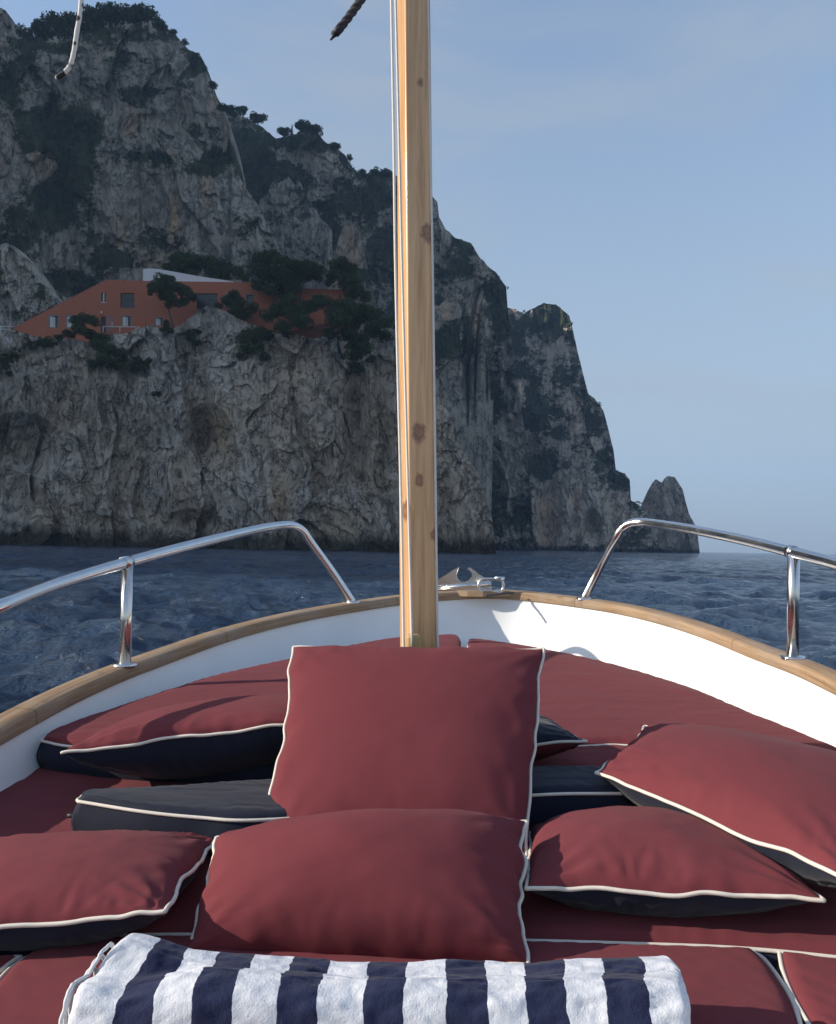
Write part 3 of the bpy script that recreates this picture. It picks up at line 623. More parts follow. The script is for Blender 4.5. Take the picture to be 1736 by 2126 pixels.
lump_tree('bush', 'wide dark bush under the rightmost pine, reaching the mast', [(665, 630, 18), (690, 640, 20), (720, 635, 18), (750, 640, 18), (780, 655, 18), (802, 672, 15), (700, 665, 20), (735, 665, 20), (770, 685, 17), (680, 690, 14), (800, 700, 13), (720, 690, 16)], None, None, 'bush', 18, group=BU)
lump_tree('bush', 'narrow dark bush filling the gully left of the mast', [(745, 704, 17), (760, 722, 15), (735, 737, 16), (740, 765, 14), (727, 716, 12), (768, 745, 10)], None, None, 'bush', 19, group=BU)
lump_tree('bush', 'bush on the rock shoulder between the leaning pine and the grove', [(520, 705, 13), (540, 692, 15), (560, 700, 13), (510, 725, 12), (535, 725, 14), (550, 740, 8), (500, 738, 7)], None, None, 'bush', 20, group=BU)
lump_tree('bush', 'small bush on the rocks right of the leaning pine foot', [(398, 700, 9), (408, 712, 8), (390, 690, 7), (412, 690, 7)], None, None, 'bush', 21, group=BU)
lump_tree('bush', 'small bush on the rocks left of the leaning pine foot', [(345, 672, 8), (338, 684, 7), (352, 686, 8)], None, None, 'bush', 22, group=BU)
# trees on the skylines
CREST = [(52, 84, 34, 34, 330, 'lone umbrella pine at the left end of the summit row', .35), (85, 80, 40, 48, 332, 'wide pine second from the left on the summit', .25), (120, 74, 46, 52, 332, 'pine left of the hanging white rope on the summit', .15),
         (150, 66, 44, 44, 335, 'pine crown just behind the hanging white rope', .1), (190, 54, 42, 52, 335, 'pine right of the white rope on the summit', .15), (232, 44, 36, 50, 335, 'pine left of the summit top', .12),
         (268, 42, 36, 52, 335, 'pine on the very top of the mountain', .12), (302, 42, 36, 44, 335, 'pine at the right end of the summit top', .12), (330, 62, 30, 30, 335, 'small pine where the summit starts to drop', .1),
         (361, 74, 20, 14, 335, 'tiny tree on the dropping edge below the summit', .2), (384, 96, 20, 14, 335, 'small dark tree further down the summit edge', .1), (441, 188, 20, 20, 338, 'single small pine leaning from the cliff shoulder', .5),
         (462, 232, 22, 18, 360, 'small tree where the two ridges meet', .2), (480, 236, 18, 26, 455, 'leftmost small tree on the wooded ridge', .2), (504, 242, 26, 22, 455, 'round pine on the wooded ridge', .35),
         (534, 262, 34, 34, 455, 'umbrella pine on the wooded ridge with sky under its crown', .5), (590, 284, 24, 26, 455, 'low pine left of the slim cypress', .3), (628, 276, 28, 34, 455, 'big pine right of the slim cypress', .2),
         (656, 282, 28, 26, 455, 'pine at the right of the ridge knoll', .2), (695, 306, 14, 20, 455, 'small tree below the ridge knoll', .1), (726, 340, 28, 12, 455, 'narrow tree at the step of the ridge', .2),
         (756, 364, 16, 18, 455, 'first small pine of the low ridge row left of the mast', .2), (779, 364, 18, 20, 455, 'second small pine of the low ridge row left of the mast', .2), (803, 366, 18, 24, 455, 'small pine touching the left edge of the mast', .2)]
for i, (x, y, h, wpx, D, lab, tk) in enumerate(CREST):
    tree('pine_tree', x, y + 3, h, D, lab, wpx, trunk=tk, lumps=10, n=130, sq=.6, seed=80 + i, group='pines along the skyline')
def cypress():
    D = 455; b0 = wp(606.0, 286.0, D); t = empty('cypress_tree', b0); tag(t, 'slim dark cypress pointing up between two ridge pines', 'tree')
    rg = np.random.RandomState(3); zz = np.linspace(0.4, 7.2, 12); V, Fc = leaf_cloud([b0 + np.array([0, 0, z]) for z in zz], 1.0 * (1 - zz / 9), 60, .3, rg, 1.0)
    mesh_np('crown', V, Fc, LEAF, t, False)
    V, Fc = tube_mesh([b0 - np.array([0, 0, 1]), b0 + np.array([0, 0, 6])], [.2, .05], 6); mesh_np('trunk', V, Fc, BARK, t, True)
cypress()

# ------------------------------------------------------------------ the boat
boat = empty('motor_boat', b2w([0, 1.5, -1.2]))
tag(boat, 'white wooden trimmed motor boat with steel bow rails, seen from its own deck', 'boat')
GA, GB_ = -0.658, 0.0972
outer_px = [(0, 1483), (100, 1434), (215, 1386), (300, 1357), (450, 1307), (600, 1271), (720, 1251), (825, 1236), (905, 1229), (985, 1225), (1060, 1226), (1118, 1230), (1208, 1241), (1308, 1255), (1418, 1280), (1518, 1311), (1618, 1350), (1736, 1392)]
gp = [bpl(x, y, GA, GB_) for x, y in outer_px]
lx, rx = gp[0], gp[-1]
pre = [np.array([lx[0] * .86, -2.2, GA - .12]), np.array([lx[0] * 1.0, -.6, GA - .06]), np.array([lx[0] * 1.02, .8, GA + .07])]
post = [np.array([-lx[0] * 1.0, 1.4, GA + .135]), np.array([-lx[0] * 1.02, .4, GA + .03]), np.array([-lx[0] * 1.0, -.6, GA - .06]), np.array([-lx[0] * .86, -2.2, GA - .12])]
GC = resample(cr(pre + gp + post, 8), 260)
# smooth once
for _ in range(6): GC[1:-1] = (GC[:-2] + 2 * GC[1:-1] + GC[2:]) / 4
T = np.gradient(GC, axis=0); T[:, 2] = 0; T /= np.linalg.norm(T, axis=1)[:, None]
NIN = np.stack([T[:, 1], -T[:, 0], 0 * T[:, 0]], -1)                # points inboard (path runs left -> bow -> right)
along = np.r_[0, np.cumsum(np.linalg.norm(np.diff(GC, axis=0), axis=1))]
def sweep(name, prof, mat, parent, closed=True, flip=False):
    P = np.stack([GC + NIN * a_ + np.array([0, 0, b_]) for a_, b_ in prof], 1)
    o = mesh_np(name, b2w(P.reshape(-1, 3)), grid_faces(len(GC), len(prof), close_m=closed, flip=flip), mat, parent, True,
                attrs={'along': np.repeat(along, len(prof)), 'across': np.tile(np.cumsum([0] + [math.dist(prof[i], prof[i + 1]) for i in range(len(prof) - 1)]), len(GC))})
    return o
cap = sweep('cap_rail', [(-.002, -.004), (0.004, 0.003), (.012, .005), (.068, .001), (.074, -.002), (.077, -.008), (.079, -.036), (.076, -.041), (.04, -.043), (.002, -.043), (-.004, -.036)], TEAK, boat)
hull = sweep('hull', [(.012, -.038), (.01, -.06), (.02, -.3), (.09, -.7), (.3, -1.2), (.5, -1.5)], GEL, boat, closed=False, flip=True)
inn = sweep('bulwark', [(.068, -.034), (.07, -.05), (.078, -.08), (.092, -.12), (.112, -.17), (.14, -.22), (.18, -.30), (.24, -.42), (.3, -.5)], GEL, boat, closed=False)
# rubbing strake outside
sweep('rubbing_strake', [(-.015, -.10), (-.02, -.12), (-.015, -.14), (.02, -.145), (.02, -.095)], TEAK, boat)
# deck under the cushions
Pd = GC + NIN * .16; zd = -.86 + .07 * GC[:, 1]
half = len(GC) // 2; L_ = Pd[:half][::1]; R_ = Pd[::-1][:half]
L_ = L_.copy(); R_ = R_.copy(); L_[:, 2] = -.86 + .07 * L_[:, 1]; R_[:, 2] = -.86 + .07 * R_[:, 1]
mesh_np('deck', b2w(np.stack([L_, R_], 1).reshape(-1, 3)), grid_faces(half, 2, flip=True), GEL, boat, True)
# breasthook and bow plank
bx = GC[np.argmax(GC[:, 1])]
b_ = MB(); cx_ = bx[0]; 
pl = [(-.17, -.10), (-.09, -.03), (0, -.012), (.09, -.03), (.17, -.10), (.10, -.13), (0, -.145), (-.10, -.13)]
b_.prism([b2w([cx_ + p[0] * .8, bx[1] + p[1] * .8 - .02, bx[2] - .026]) for p in pl], b2w([0, 0, .028]) - b2w([0, 0, 0])); b_.build('breasthook', plain('bleached_teak', (.40, .28, .17), .7, (.26, .17, .10), 18), boat)

def rail(px, post_top, post_base, foot, side):
    P = [bp(x, y, Y) for x, y, Y in px]
    P = cr(P, 10)
    o = tube('guard_rail', b2w(P), .0195, STEEL, boat, 20)
    b0 = bpl(*post_base, GA, GB_); t0 = bp(*post_top)
    b0 = b0 + np.array([.035 * side, 0, 0]) * 1.0
    p = tube('post', b2w([b0, t0]), .0195, STEEL, o, 20)
    V, Fc = tube_mesh(b2w([b0 - np.array([0, 0, .004]), b0 + np.array([0, 0, .008])]), .040, 20); mesh_np('base_flange', V, Fc, STEEL, o, True)
    # collar where the post meets the rail
    d = P[1] - P[0]
    k = int(np.argmin(np.linalg.norm(P - t0, axis=1))); k = min(max(k, 1), len(P) - 2)
    V, Fc = tube_mesh(b2w([P[k] - (P[k + 1] - P[k]) * .5, P[k] + (P[k + 1] - P[k]) * .5]), .0225, 20); mesh_np('collar', V, Fc, STEEL, o, True)
    f0 = P[-1]; V, Fc = tube_mesh(b2w([f0 - np.array([0, 0, .006]), f0 + np.array([0, 0, .010])]), .036, 20); mesh_np('base_flange', V, Fc, STEEL, o, True)
lf = bpl(733, 1252, GA, GB_); rf = bpl(1212, 1245, GA, GB_)
rail([(-190, 1589, 1.84), (-172, 1470, 1.85), (-150, 1372, 1.87), (-122, 1320, 1.92), (-70, 1288, 2.0), (0, 1258, 2.10), (120, 1212, 2.42), (262, 1168, 2.76), (400, 1131, 3.12), (520, 1102, 3.52), (575, 1092, 3.70), (606, 1091, 3.80), (628, 1102, 3.86), (645, 1126, 3.90), (690, 1188, lf[1] - .04), (733, 1252, lf[1])],
     (265, 1172, 2.765), (238, 1382), None, 1)
rail([(2010, 1275, 1.9), (1880, 1215, 2.25), (1736, 1170, 2.62), (1645, 1146, 2.86), (1540, 1120, 3.15), (1430, 1098, 3.5), (1350, 1086, 3.80), (1318, 1085, 3.88), (1296, 1094, 3.92), (1278, 1118, 3.95), (1245, 1180, rf[1] - .03), (1212, 1245, rf[1])],
     (1648, 1150, 2.85), (1668, 1367), None, -1)

# --- anchor lying in the bow roller (stainless, two curved flukes and a slotted shank end)
def anchor():
    Yb = bpl(980, 1226, GA, GB_)[1] - .02
    P = lambda x, y, d=0: b2w(bp(x, y, Yb + d)); up = b2w([0, .05, 0]) - b2w([0, 0, 0])
    t = empty('anchor', P(960, 1232)); tag(t, 'polished steel anchor with curved flukes lying on the bow roller', 'anchor')
    def plate(name, pts, d, th, par):
        b_ = MB(); b_.prism([P(x, y, d) for x, y in pts], (b2w([0, th, 0]) - b2w([0, 0, 0]))); o = b_.build(name, STEEL, par)
        md = o.modifiers.new('bevel', 'BEVEL'); md.width = .004; md.segments = 3; md.limit_method = 'ANGLE'; return o
    f1 = [(868, 1232), (885, 1216), (905, 1206), (925, 1194), (940, 1184), (953, 1178)] + cr([(950, 1186), (948, 1195), (951, 1203), (960, 1208), (971, 1206), (979, 1199), (980, 1191), (976, 1185)], 3).tolist() + \
        [(971, 1181), (976, 1179), (984, 1184), (994, 1192), (1006, 1199), (1018, 1204), (1020, 1222)]
    plate('fluke', f1 + [(985, 1222), (960, 1224), (900, 1232)], 0, .035, t)
    f2 = [(872, 1236), (900, 1226), (960, 1221), (1000, 1219), (1022, 1224), (1020, 1233), (960, 1238), (905, 1244)]
    plate('roller_cheek', f2, -.05, .03, t)
    ring = cr([P(993, 1216, -.09), P(1000, 1204, -.09), P(1020, 1202, -.09), P(1040, 1204, -.09), P(1045, 1216, -.09), P(1040, 1227, -.09), P(1016, 1229, -.09), P(998, 1227, -.09)], 6, True)
    tube('shackle', ring, .008, STEEL, t, 10, True)
    V, Fc = tube_mesh([P(1028, 1200, -.10), P(1048, 1201, -.10)], .009, 10); mesh_np('pin', V, Fc, STEEL, t, True)
    V, Fc = tube_mesh([P(905, 1222, -.03), P(1020, 1212, -.06)], .012, 12); mesh_np('shank', V, Fc, STEEL, t, True)
anchor()
# short dark lashing across the cap rail by the anchor
tag(tube('lashing', b2w(cr([bpl(1008, 1238, GA + .009, GB_), bpl(1030, 1235, GA + .009, GB_), bpl(1050, 1232, GA + .009, GB_), bpl(1066, 1231, GA + .009, GB_)], 5)), .006, plain('dark_cord', (.05, .045, .045)), origin=b2w(bp(1040, 1232, 4.1))), 'short dark cord lashed over the bow trim beside the anchor', 'cord')

# --- mast
MY = 2.24
def mast():
    lo_l, lo_r = bp(826.5, 1350, MY), bp(908, 1350, MY); hi_l, hi_r = bp(818, 0, MY), bp(892, 0, MY)
    wlo = lo_r[0] - lo_l[0]; c0 = (lo_l + lo_r) / 2; c1 = (hi_l + hi_r) / 2; whi = hi_r[0] - hi_l[0]
    ax = (c1 - c0) / (c1[2] - c0[2])
    m = Mat('varnished_pine', 0.32, 0.5); co = m.coord((1, 1, 0.05)); co2 = m.coord()
    gr = m.noise(co, 55, 6, 0.6, 1.0); bandn = m.noise(m.coord((1, 1, 0.10)), 14, 4, .5, .6)
    c = m.mix(m.ramp(gr, [(0.35, 0.0), (0.65, 1.0)]), (0.50, 0.26, 0.11), (0.74, 0.46, 0.23))
    c = m.mix(m.math('MULTIPLY', m.ramp(bandn, [(0.45, 0.0), (0.62, 1.0)]), .6), c, (0.72, 0.46, 0.24))
    # knots, at fixed places on the timber
    base = np.array(b2w(c0 + ax * (-.45)))
    for (x, y, rx_, rz_) in ((870, 143, .010, .014), (886, 463, .020, .026), (867, 892, .017, .026), (868, 993, .012, .018), (837, 1058, .016, .026), (899, 1110, .012, .022), (876, 330, .004, .006), (862, 770, .004, .006), (858, 1180, .004, .006)):
        kp = b2w(bp(x, y, MY - .05)) - base
        vm = m.n('ShaderNodeVectorMath', operation='SUBTRACT'); m.l(co2, vm.inputs[0]); vm.inputs[1].default_value = tuple(kp)
        vs = m.n('ShaderNodeVectorMath', operation='MULTIPLY'); m.l(vm.outputs[0], vs.inputs[0]); rx_ *= 1.25; rz_ *= 1.3; vs.inputs[1].default_value = (1 / rx_, 0.35 / rx_ * .3, 1 / rz_)
        ln = m.n('ShaderNodeVectorMath', operation='LENGTH'); m.l(vs.outputs[0], ln.inputs[0])
        d = m.math('ADD', ln.outputs['Value'], m.math('MULTIPLY', m.math('SUBTRACT', m.noise(co2, 70, 3), .5), .9))
        c = m.mix(m.ramp(d, [(0.0, .92), (.45, .55), (.62, .8), (1.0, 0.0)]), c, (0.13, 0.028, 0.015))
    m.col(c); m.b.inputs['Coat Weight'].default_value = .5; m.b.inputs['Coat Roughness'].default_value = .12; m.bump(gr, .15, .002)
    # rounded square section, one face turned a little to the right
    ang = R(25); S = []; q = .5; ch = .15
    sec = [(-q + ch, -q), (q - ch, -q), (q - ch * .4, -q + ch * .4 * .5), (q, -q + ch), (q, q - ch), (q - ch, q), (-q + ch, q), (-q, q - ch), (-q, -q + ch * .5), (-q + ch * .5, -q)]
    sec = [(-q + .06, -q), (q - .22, -q), (q - .06, -q + .06), (q, -q + .22), (q, q - .1), (q - .1, q), (-q + .1, q), (-q, q - .1), (-q, -q + .06), (-q + .02, -q + .02)]
    sec = np.array(sec) @ np.array([[math.cos(ang), math.sin(ang)], [-math.sin(ang), math.cos(ang)]])
    sec /= (sec[:, 0].max() - sec[:, 0].min()); sec[:, 0] -= (sec[:, 0].max() + sec[:, 0].min()) / 2
    zz = np.linspace(-.45, 3.2, 60); P = []
    for z in zz:
        s_ = wlo + (whi - wlo) * z / (c1[2] - c0[2]); cc = c0 + ax * z + np.array([0, wlo * .5, 0])
        P.append([cc + np.array([p[0] * s_, p[1] * s_, 0]) for p in sec])
    P = np.array(P)
    V = b2w(P.reshape(-1, 3)); n = len(sec)
    Fc = grid_faces(len(zz), n, close_m=True).tolist() + [list(range(n)), [(len(zz) - 1) * n + k for k in range(n)][::-1]]
    t = empty('mast', base - np.array(root_loc(boat))); t.parent = boat
    me = mesh_np('mast', V, Fc, m.m, boat, False, origin=None)
    # shift mesh so that its object origin is the base (knots use object coordinates)
    off = Vector(base) - root_loc(boat)
    for v in me.data.vertices: v.co -= off
    me.location = off; bpy.data.objects.remove(t)
    bv = me.modifiers.new('bevel', 'BEVEL'); bv.width = .003; bv.segments = 3; bv.limit_method = 'ANGLE'; bv.angle_limit = R(20)
    return me, c0, ax, wlo
mst, mc0, max_, mw = mast()
# wooden cleat block on the mast
b_ = MB(); cpt = bp(859, 1344, MY - .03); b_.box(b2w(cpt), (.036, .03, .07)); cl = b_.build('cleat', plain('pine_block', (.52, .36, .16), .5, (.40, .26, .10), 30), mst)
md = cl.modifiers.new('bevel', 'BEVEL'); md.width = .009; md.segments = 4
ROPEW = plain('white_rope', (.78, .76, .72), .8, (.62, .58, .52), 60)
def halyard(pts, r, label, d=-.03):
    P = b2w(cr([bp(x, y, MY + d) for x, y in pts], 6)); o = tube('halyard', P, r, ROPEW, seg=8, origin=P[-1]); tag(o, label, 'rope', 'halyards on the mast')
halyard([(808, -260), (812.5, 0), (817.6, 289), (821.7, 579), (832.6, 1028), (835.4, 1158), (839, 1380)], .0036, 'leftmost white halyard, running down the left edge of the mast')
halyard([(815, -260), (821.6, 0), (828.6, 289), (835.4, 579), (847.6, 1028), (851, 1158), (856, 1345)], .0034, 'second white halyard, ending on the little wooden cleat', -.045)
halyard([(878, -260), (888, 0), (893, 289), (898.5, 579), (906, 1158), (909.5, 1380)], .0036, 'white halyard along the right edge of the mast', .03)

# --- rope ends hanging into the top of the picture
def rope_spotted():
    m = Mat('spotted_rope', 0.85); co = m.coord()
    sp = m.n('ShaderNodeTexVoronoi'); sp.inputs['Scale'].default_value = 45; m.l(co, sp.inputs['Vector'])
    m.col(m.mix(m.ramp(sp.outputs['Distance'], [(0.30, 1.0), (0.38, 0.0)]), (.72, .69, .64), (.05, .04, .045))); m.bump(m.noise(co, 160, 3), .5, .002)
    Y = 1.9
    P = b2w(cr([bp(176, -260, Y), bp(173, -80, Y), bp(168, 10, Y), bp(159, 70, Y), bp(154, 105, Y), bp(146, 135, Y), bp(133, 152, Y)], 8))
    t = empty('rope', P[-1]); tag(t, 'pale dark flecked rope hanging at top left, its end taped black', 'rope')
    n = len(P); r = .0055 + .0004 * np.sin(np.arange(n) * 1.7)
    V, Fc = tube_mesh(P, r, 12); mesh_np('cord', V, Fc, m.m, t, True)
    Q = b2w(cr([bp(135, 151, Y), bp(127, 155, Y), bp(118, 161, Y)], 4)); V, Fc = tube_mesh(Q, np.linspace(.0068, .0055, len(Q)), 10); mesh_np('taped_end', V, Fc, plain('black_tape', (.015, .015, .018), .5), t, True)
    V, Fc = tube_mesh([Q[-1], b2w(bp(115, 164, Y))], [.0045, .001], 8); mesh_np('frayed_tip', V, Fc, ROPEW, t, True)
rope_spotted()
def rope_dark():
    Y = 1.9; m = plain('dark_twisted_rope', (.030, .028, .035), .9, (.085, .075, .075), 120)
    C = cr([bp(880, -270, Y), bp(800, -80, Y), bp(752, -4, Y), (bp(722, 38, Y)), bp(703, 62, Y)], 14); C = resample(C, 150); t = empty('rope', b2w(C[-1])); tag(t, 'dark twisted rope end hanging in the sky left of the mast', 'rope')
    Tn = np.gradient(C, axis=0); Tn /= np.linalg.norm(Tn, axis=1)[:, None]; U = np.cross(Tn, [0, 1, 0]); U /= np.linalg.norm(U, axis=1)[:, None]; W = np.cross(Tn, U)
    L = np.r_[0, np.cumsum(np.linalg.norm(np.diff(C, axis=0), axis=1))]
    for k in range(3):
        ph = L / .034 * 2 * np.pi / 1.6 + k * 2.094
        P = C + .0048 * (np.cos(ph)[:, None] * U + np.sin(ph)[:, None] * W); V, Fc = tube_mesh(b2w(P), .0056, 8); mesh_np('strand', V, Fc, m, t, True)
    tp = plain('dark_whipping', (.02, .022, .035), .6)
    V, Fc = tube_mesh(b2w([bp(708, 56, Y), bp(696, 70, Y)]), [.0105, .0095], 10); mesh_np('whipping', V, Fc, tp, t, True)
    V, Fc = tube_mesh(b2w([bp(698, 68, Y), bp(686, 83, Y)]), [.007, .002], 8); mesh_np('frayed_tip', V, Fc, tp, t, True)
    V, Fc = tube_mesh(b2w([bp(697, 68, Y), bp(688, 68, Y)]), [.005, .0035], 8); mesh_np('frayed_tip', V, Fc, tp, t, True)
rope_dark()

# --- boxed deck cushions
DA, DB_ = -.75, .07
def coons(b0, r0, t0, l0, nu, nv):
    """b0: near edge left->right, t0: far edge left->right, l0/r0: near->far; arrays in boat frame"""
    B_ = resample(cr(b0, 6) if len(b0) > 2 else b0, nu); T_ = resample(cr(t0, 6) if len(t0) > 2 else t0, nu)
    L_ = resample(cr(l0, 6) if len(l0) > 2 else l0, nv); R_ = resample(cr(r0, 6) if len(r0) > 2 else r0, nv)
    u = np.linspace(0, 1, nu)[:, None, None]; v = np.linspace(0, 1, nv)[None, :, None]
    return (1 - v) * B_[:, None] + v * T_[:, None] + (1 - u) * L_[None] + u * R_[None] - ((1 - u) * (1 - v) * B_[0] + u * (1 - v) * B_[-1] + (1 - u) * v * T_[0] + u * v * T_[-1])
def cushion(label, near, right, far, left, thick=.085, a0=DA, top=None, side=None, group='deck cushions', round_=.022, wr=.002, seed=0, dome=.010, pipe=True, name='deck_cushion', bottom_pipe=False, edge_drop=.012, nu=110, nv=90):
    q = lambda L: np.array([bpl(p[0], p[1], a0 + (p[2] if len(p) > 2 else 0), DB_) for p in L])
    G = coons(q(near), q(right), q(far), q(left), nu, nv)
    du = np.linalg.norm(np.diff(G, axis=0), axis=2).sum(0).mean(); dv = np.linalg.norm(np.diff(G, axis=1), axis=2).sum(1).mean()
    u = np.linspace(0, 1, nu)[:, None]; v = np.linspace(0, 1, nv)[None, :]
    de = np.minimum(np.minimum(u, 1 - u) * du, np.minimum(v, 1 - v) * dv)
    t = np.clip(de / round_, 0, 1); h = -edge_drop * (1 - np.sqrt(1 - (1 - t) ** 2))
    h = h + dome * np.clip(de / .16, 0, 1) ** .7
    ctr = G.reshape(-1, 3).mean(0)
    wn = fbm(G[:, :, 0] * 5 + seed, G[:, :, 1] * 9, o=3, s=seed); ridg = 1 - np.abs(fbm(G[:, :, 0] * 4 + 2 * wn, G[:, :, 1] * 13 + seed, o=3, s=seed + 4)) * 3
    pk = np.clip(1 - de / .09, 0, 1) * t * np.sin((G[:, :, 0] + G[:, :, 1] * .8) * 150 + 5 * wn) * .0012
    h = h + wr * wn * t + wr * .8 * np.clip(ridg, 0, 1) * t + pk
    Gt = G.copy(); Gt[:, :, 2] += h
    org = b2w([ctr[0], ctr[1], ctr[2] - thick]); e = empty(name, org); tag(e, label, 'cushion', group)
    mesh_np('top_panel', b2w(Gt.reshape(-1, 3)), grid_faces(nu, nv), top or MAROON, e, True)
    loop = np.concatenate([Gt[:, 0], Gt[-1, 1:], Gt[::-1, -1][1:], Gt[0, ::-1][1:-1]]); n = len(loop)
    cen = ctr; rings = []
    for k, f in enumerate(np.linspace(0, 1, 7)):
        d = loop - cen; d[:, 2] = 0; d /= np.linalg.norm(d, axis=1)[:, None]
        r_ = loop + d * (.012 * math.sin(math.pi * f) + .0015); r_ = r_.copy(); r_[:, 2] -= thick * f - .0005
        r_ += d * (.003 * fbm(np.arange(n) * .13, np.full(n, k * .5), o=3, s=seed + 2))[:, None]
        rings.append(r_)
    Rg = np.array(rings)
    mesh_np('side_band', b2w(Rg.reshape(-1, 3)), grid_faces(7, n, close_m=True), side or NAVY, e, True)
    if pipe:
        d = loop - cen; d[:, 2] = 0; d /= np.linalg.norm(d, axis=1)[:, None]
        tube('piping', b2w(loop + d * .003 + np.array([0, 0, .001])), .0037, CREAM, e, 8, True)
    if bottom_pipe:
        tube('piping', b2w(Rg[-1]), .0037, CREAM, e, 8, True)
    return e
H1 = .09                                      # the left front cushion lies on top of another
cushion('maroon deck cushion at the bow, left of the mast, navy side showing at the corner', [(92, 1530, H1), (160, 1542, H1), (400, 1560, H1), (930, 1570, H1)], [(930, 1570, H1), (955, 1450, H1), (957, 1330, H1)],
        [(90, 1528, H1), (165, 1497, H1), (300, 1449, H1), (450, 1399, H1), (610, 1362, H1), (760, 1329, H1), (830, 1318, H1), (900, 1314, H1), (945, 1312, H1), (957, 1325, H1)], [(92, 1530, H1), (88, 1528, H1)], thick=.075, seed=2, wr=.0022)
cushion('maroon deck cushion at the bow, right of the mast, against the sunlit white hull', [(990, 1552), (1215, 1541), (1320, 1541), (1650, 1576), (1800, 1592)], [(1800, 1592), (1780, 1580), (1765, 1570)],
        [(972, 1330), (990, 1325), (1118, 1344), (1268, 1377), (1418, 1422), (1568, 1484), (1736, 1555), (1765, 1570)], [(990, 1552), (975, 1450), (972, 1330)], seed=5, wr=.0028)
cushion('maroon deck cushion in the middle row on the left, under the left pillows', [(-330, 2000), (20, 1952), (300, 1926), (905, 1936)], [(905, 1936), (930, 1700), (960, 1552)],
        [(-60, 1668), (0, 1640), (60, 1610), (130, 1579), (400, 1562), (960, 1552)], [(-330, 2000), (-260, 1820), (-60, 1668)], thick=.08, seed=9, wr=.0028)
cushion('maroon deck cushion in the middle row on the right, under the right pillows', [(915, 1938), (1070, 1938), (1300, 1944), (1530, 1953), (1736, 1972), (2050, 2010)], [(2050, 2010), (1960, 1760), (1860, 1608)],
        [(970, 1557), (1215, 1547), (1320, 1547), (1650, 1583), (1860, 1608)], [(915, 1938), (940, 1700), (970, 1557)], thick=.08, seed=12, wr=.0028)
cushion('maroon deck cushion in the nearest row, under the striped towel', [(-330, 2420), (700, 2420), (1900, 2420)], [(1900, 2420), (1690, 2180), (1640, 2060), (1590, 1985), (1558, 1962)],
        [(72, 1968), (300, 1936), (905, 1946), (1070, 1948), (1300, 1955), (1558, 1962)], [(-330, 2420), (-130, 2180), (0, 2022), (35, 1990), (72, 1968)], thick=.08, seed=15, wr=.002)
cushion('maroon deck cushion in the nearest row at the right corner of the picture', [(1960, 2420), (2300, 2420), (2700, 2420)], [(2700, 2420), (2300, 2150), (2060, 2022)],
        [(1622, 1966), (1736, 1983), (2060, 2022)], [(1960, 2420), (1750, 2200), (1665, 2080), (1632, 2010), (1622, 1966)], thick=.08, seed=18)
cushion('maroon deck cushion in the nearest row at the left corner of the picture', [(-900, 2500), (-640, 2450), (-420, 2400)], [(-420, 2400), (-190, 2160), (-30, 2025), (20, 1985), (40, 1974)],
        [(-400, 2010), (-100, 1985), (40, 1974)], [(-900, 2500), (-600, 2200), (-400, 2010)], thick=.08, seed=20)
# narrow navy cushion lying across, under the pillows
nv_ = cushion('narrow navy cushion with cream piping and a zip, lying crosswise under the pillows', [(166, 1653, .10), (300, 1674, .098), (420, 1686, .094), (540, 1691, .092), (800, 1672, .08), (1098, 1641, .09), (1300, 1637, .09)], [(1300, 1637, .09), (1296, 1610, .09), (1290, 1588, .09)],
        [(170, 1646, .10), (200, 1637, .10), (400, 1625, .095), (560, 1613, .095), (1100, 1589, .09), (1290, 1588, .09)], [(166, 1653, .10), (164, 1650, .10), (170, 1646, .10)], thick=.09, a0=DA, top=NAVY, group=None, seed=31, name='long_cushion', bottom_pipe=True, dome=.006, round_=.02, nv=50)
nv_['label'] = 'narrow navy cushion with cream piping and a zip, lying crosswise under the pillows'
zp = [bpl(x, y, DA + .045, DB_) + np.array([0, -.016, 0]) for x, y in ((172, 1688), (260, 1698), (380, 1708), (520, 1722))]
tube('zip', b2w(cr(zp, 6)), .0022, plain('zip_tape', (.10, .11, .14)), nv_, 6)
tube('zip_pull', b2w([zp[0] + np.array([0, -.004, 0]), zp[0] + np.array([-.022, -.01, .002])]), .005, plain('black_pull', (.01, .01, .012)), nv_, 8)

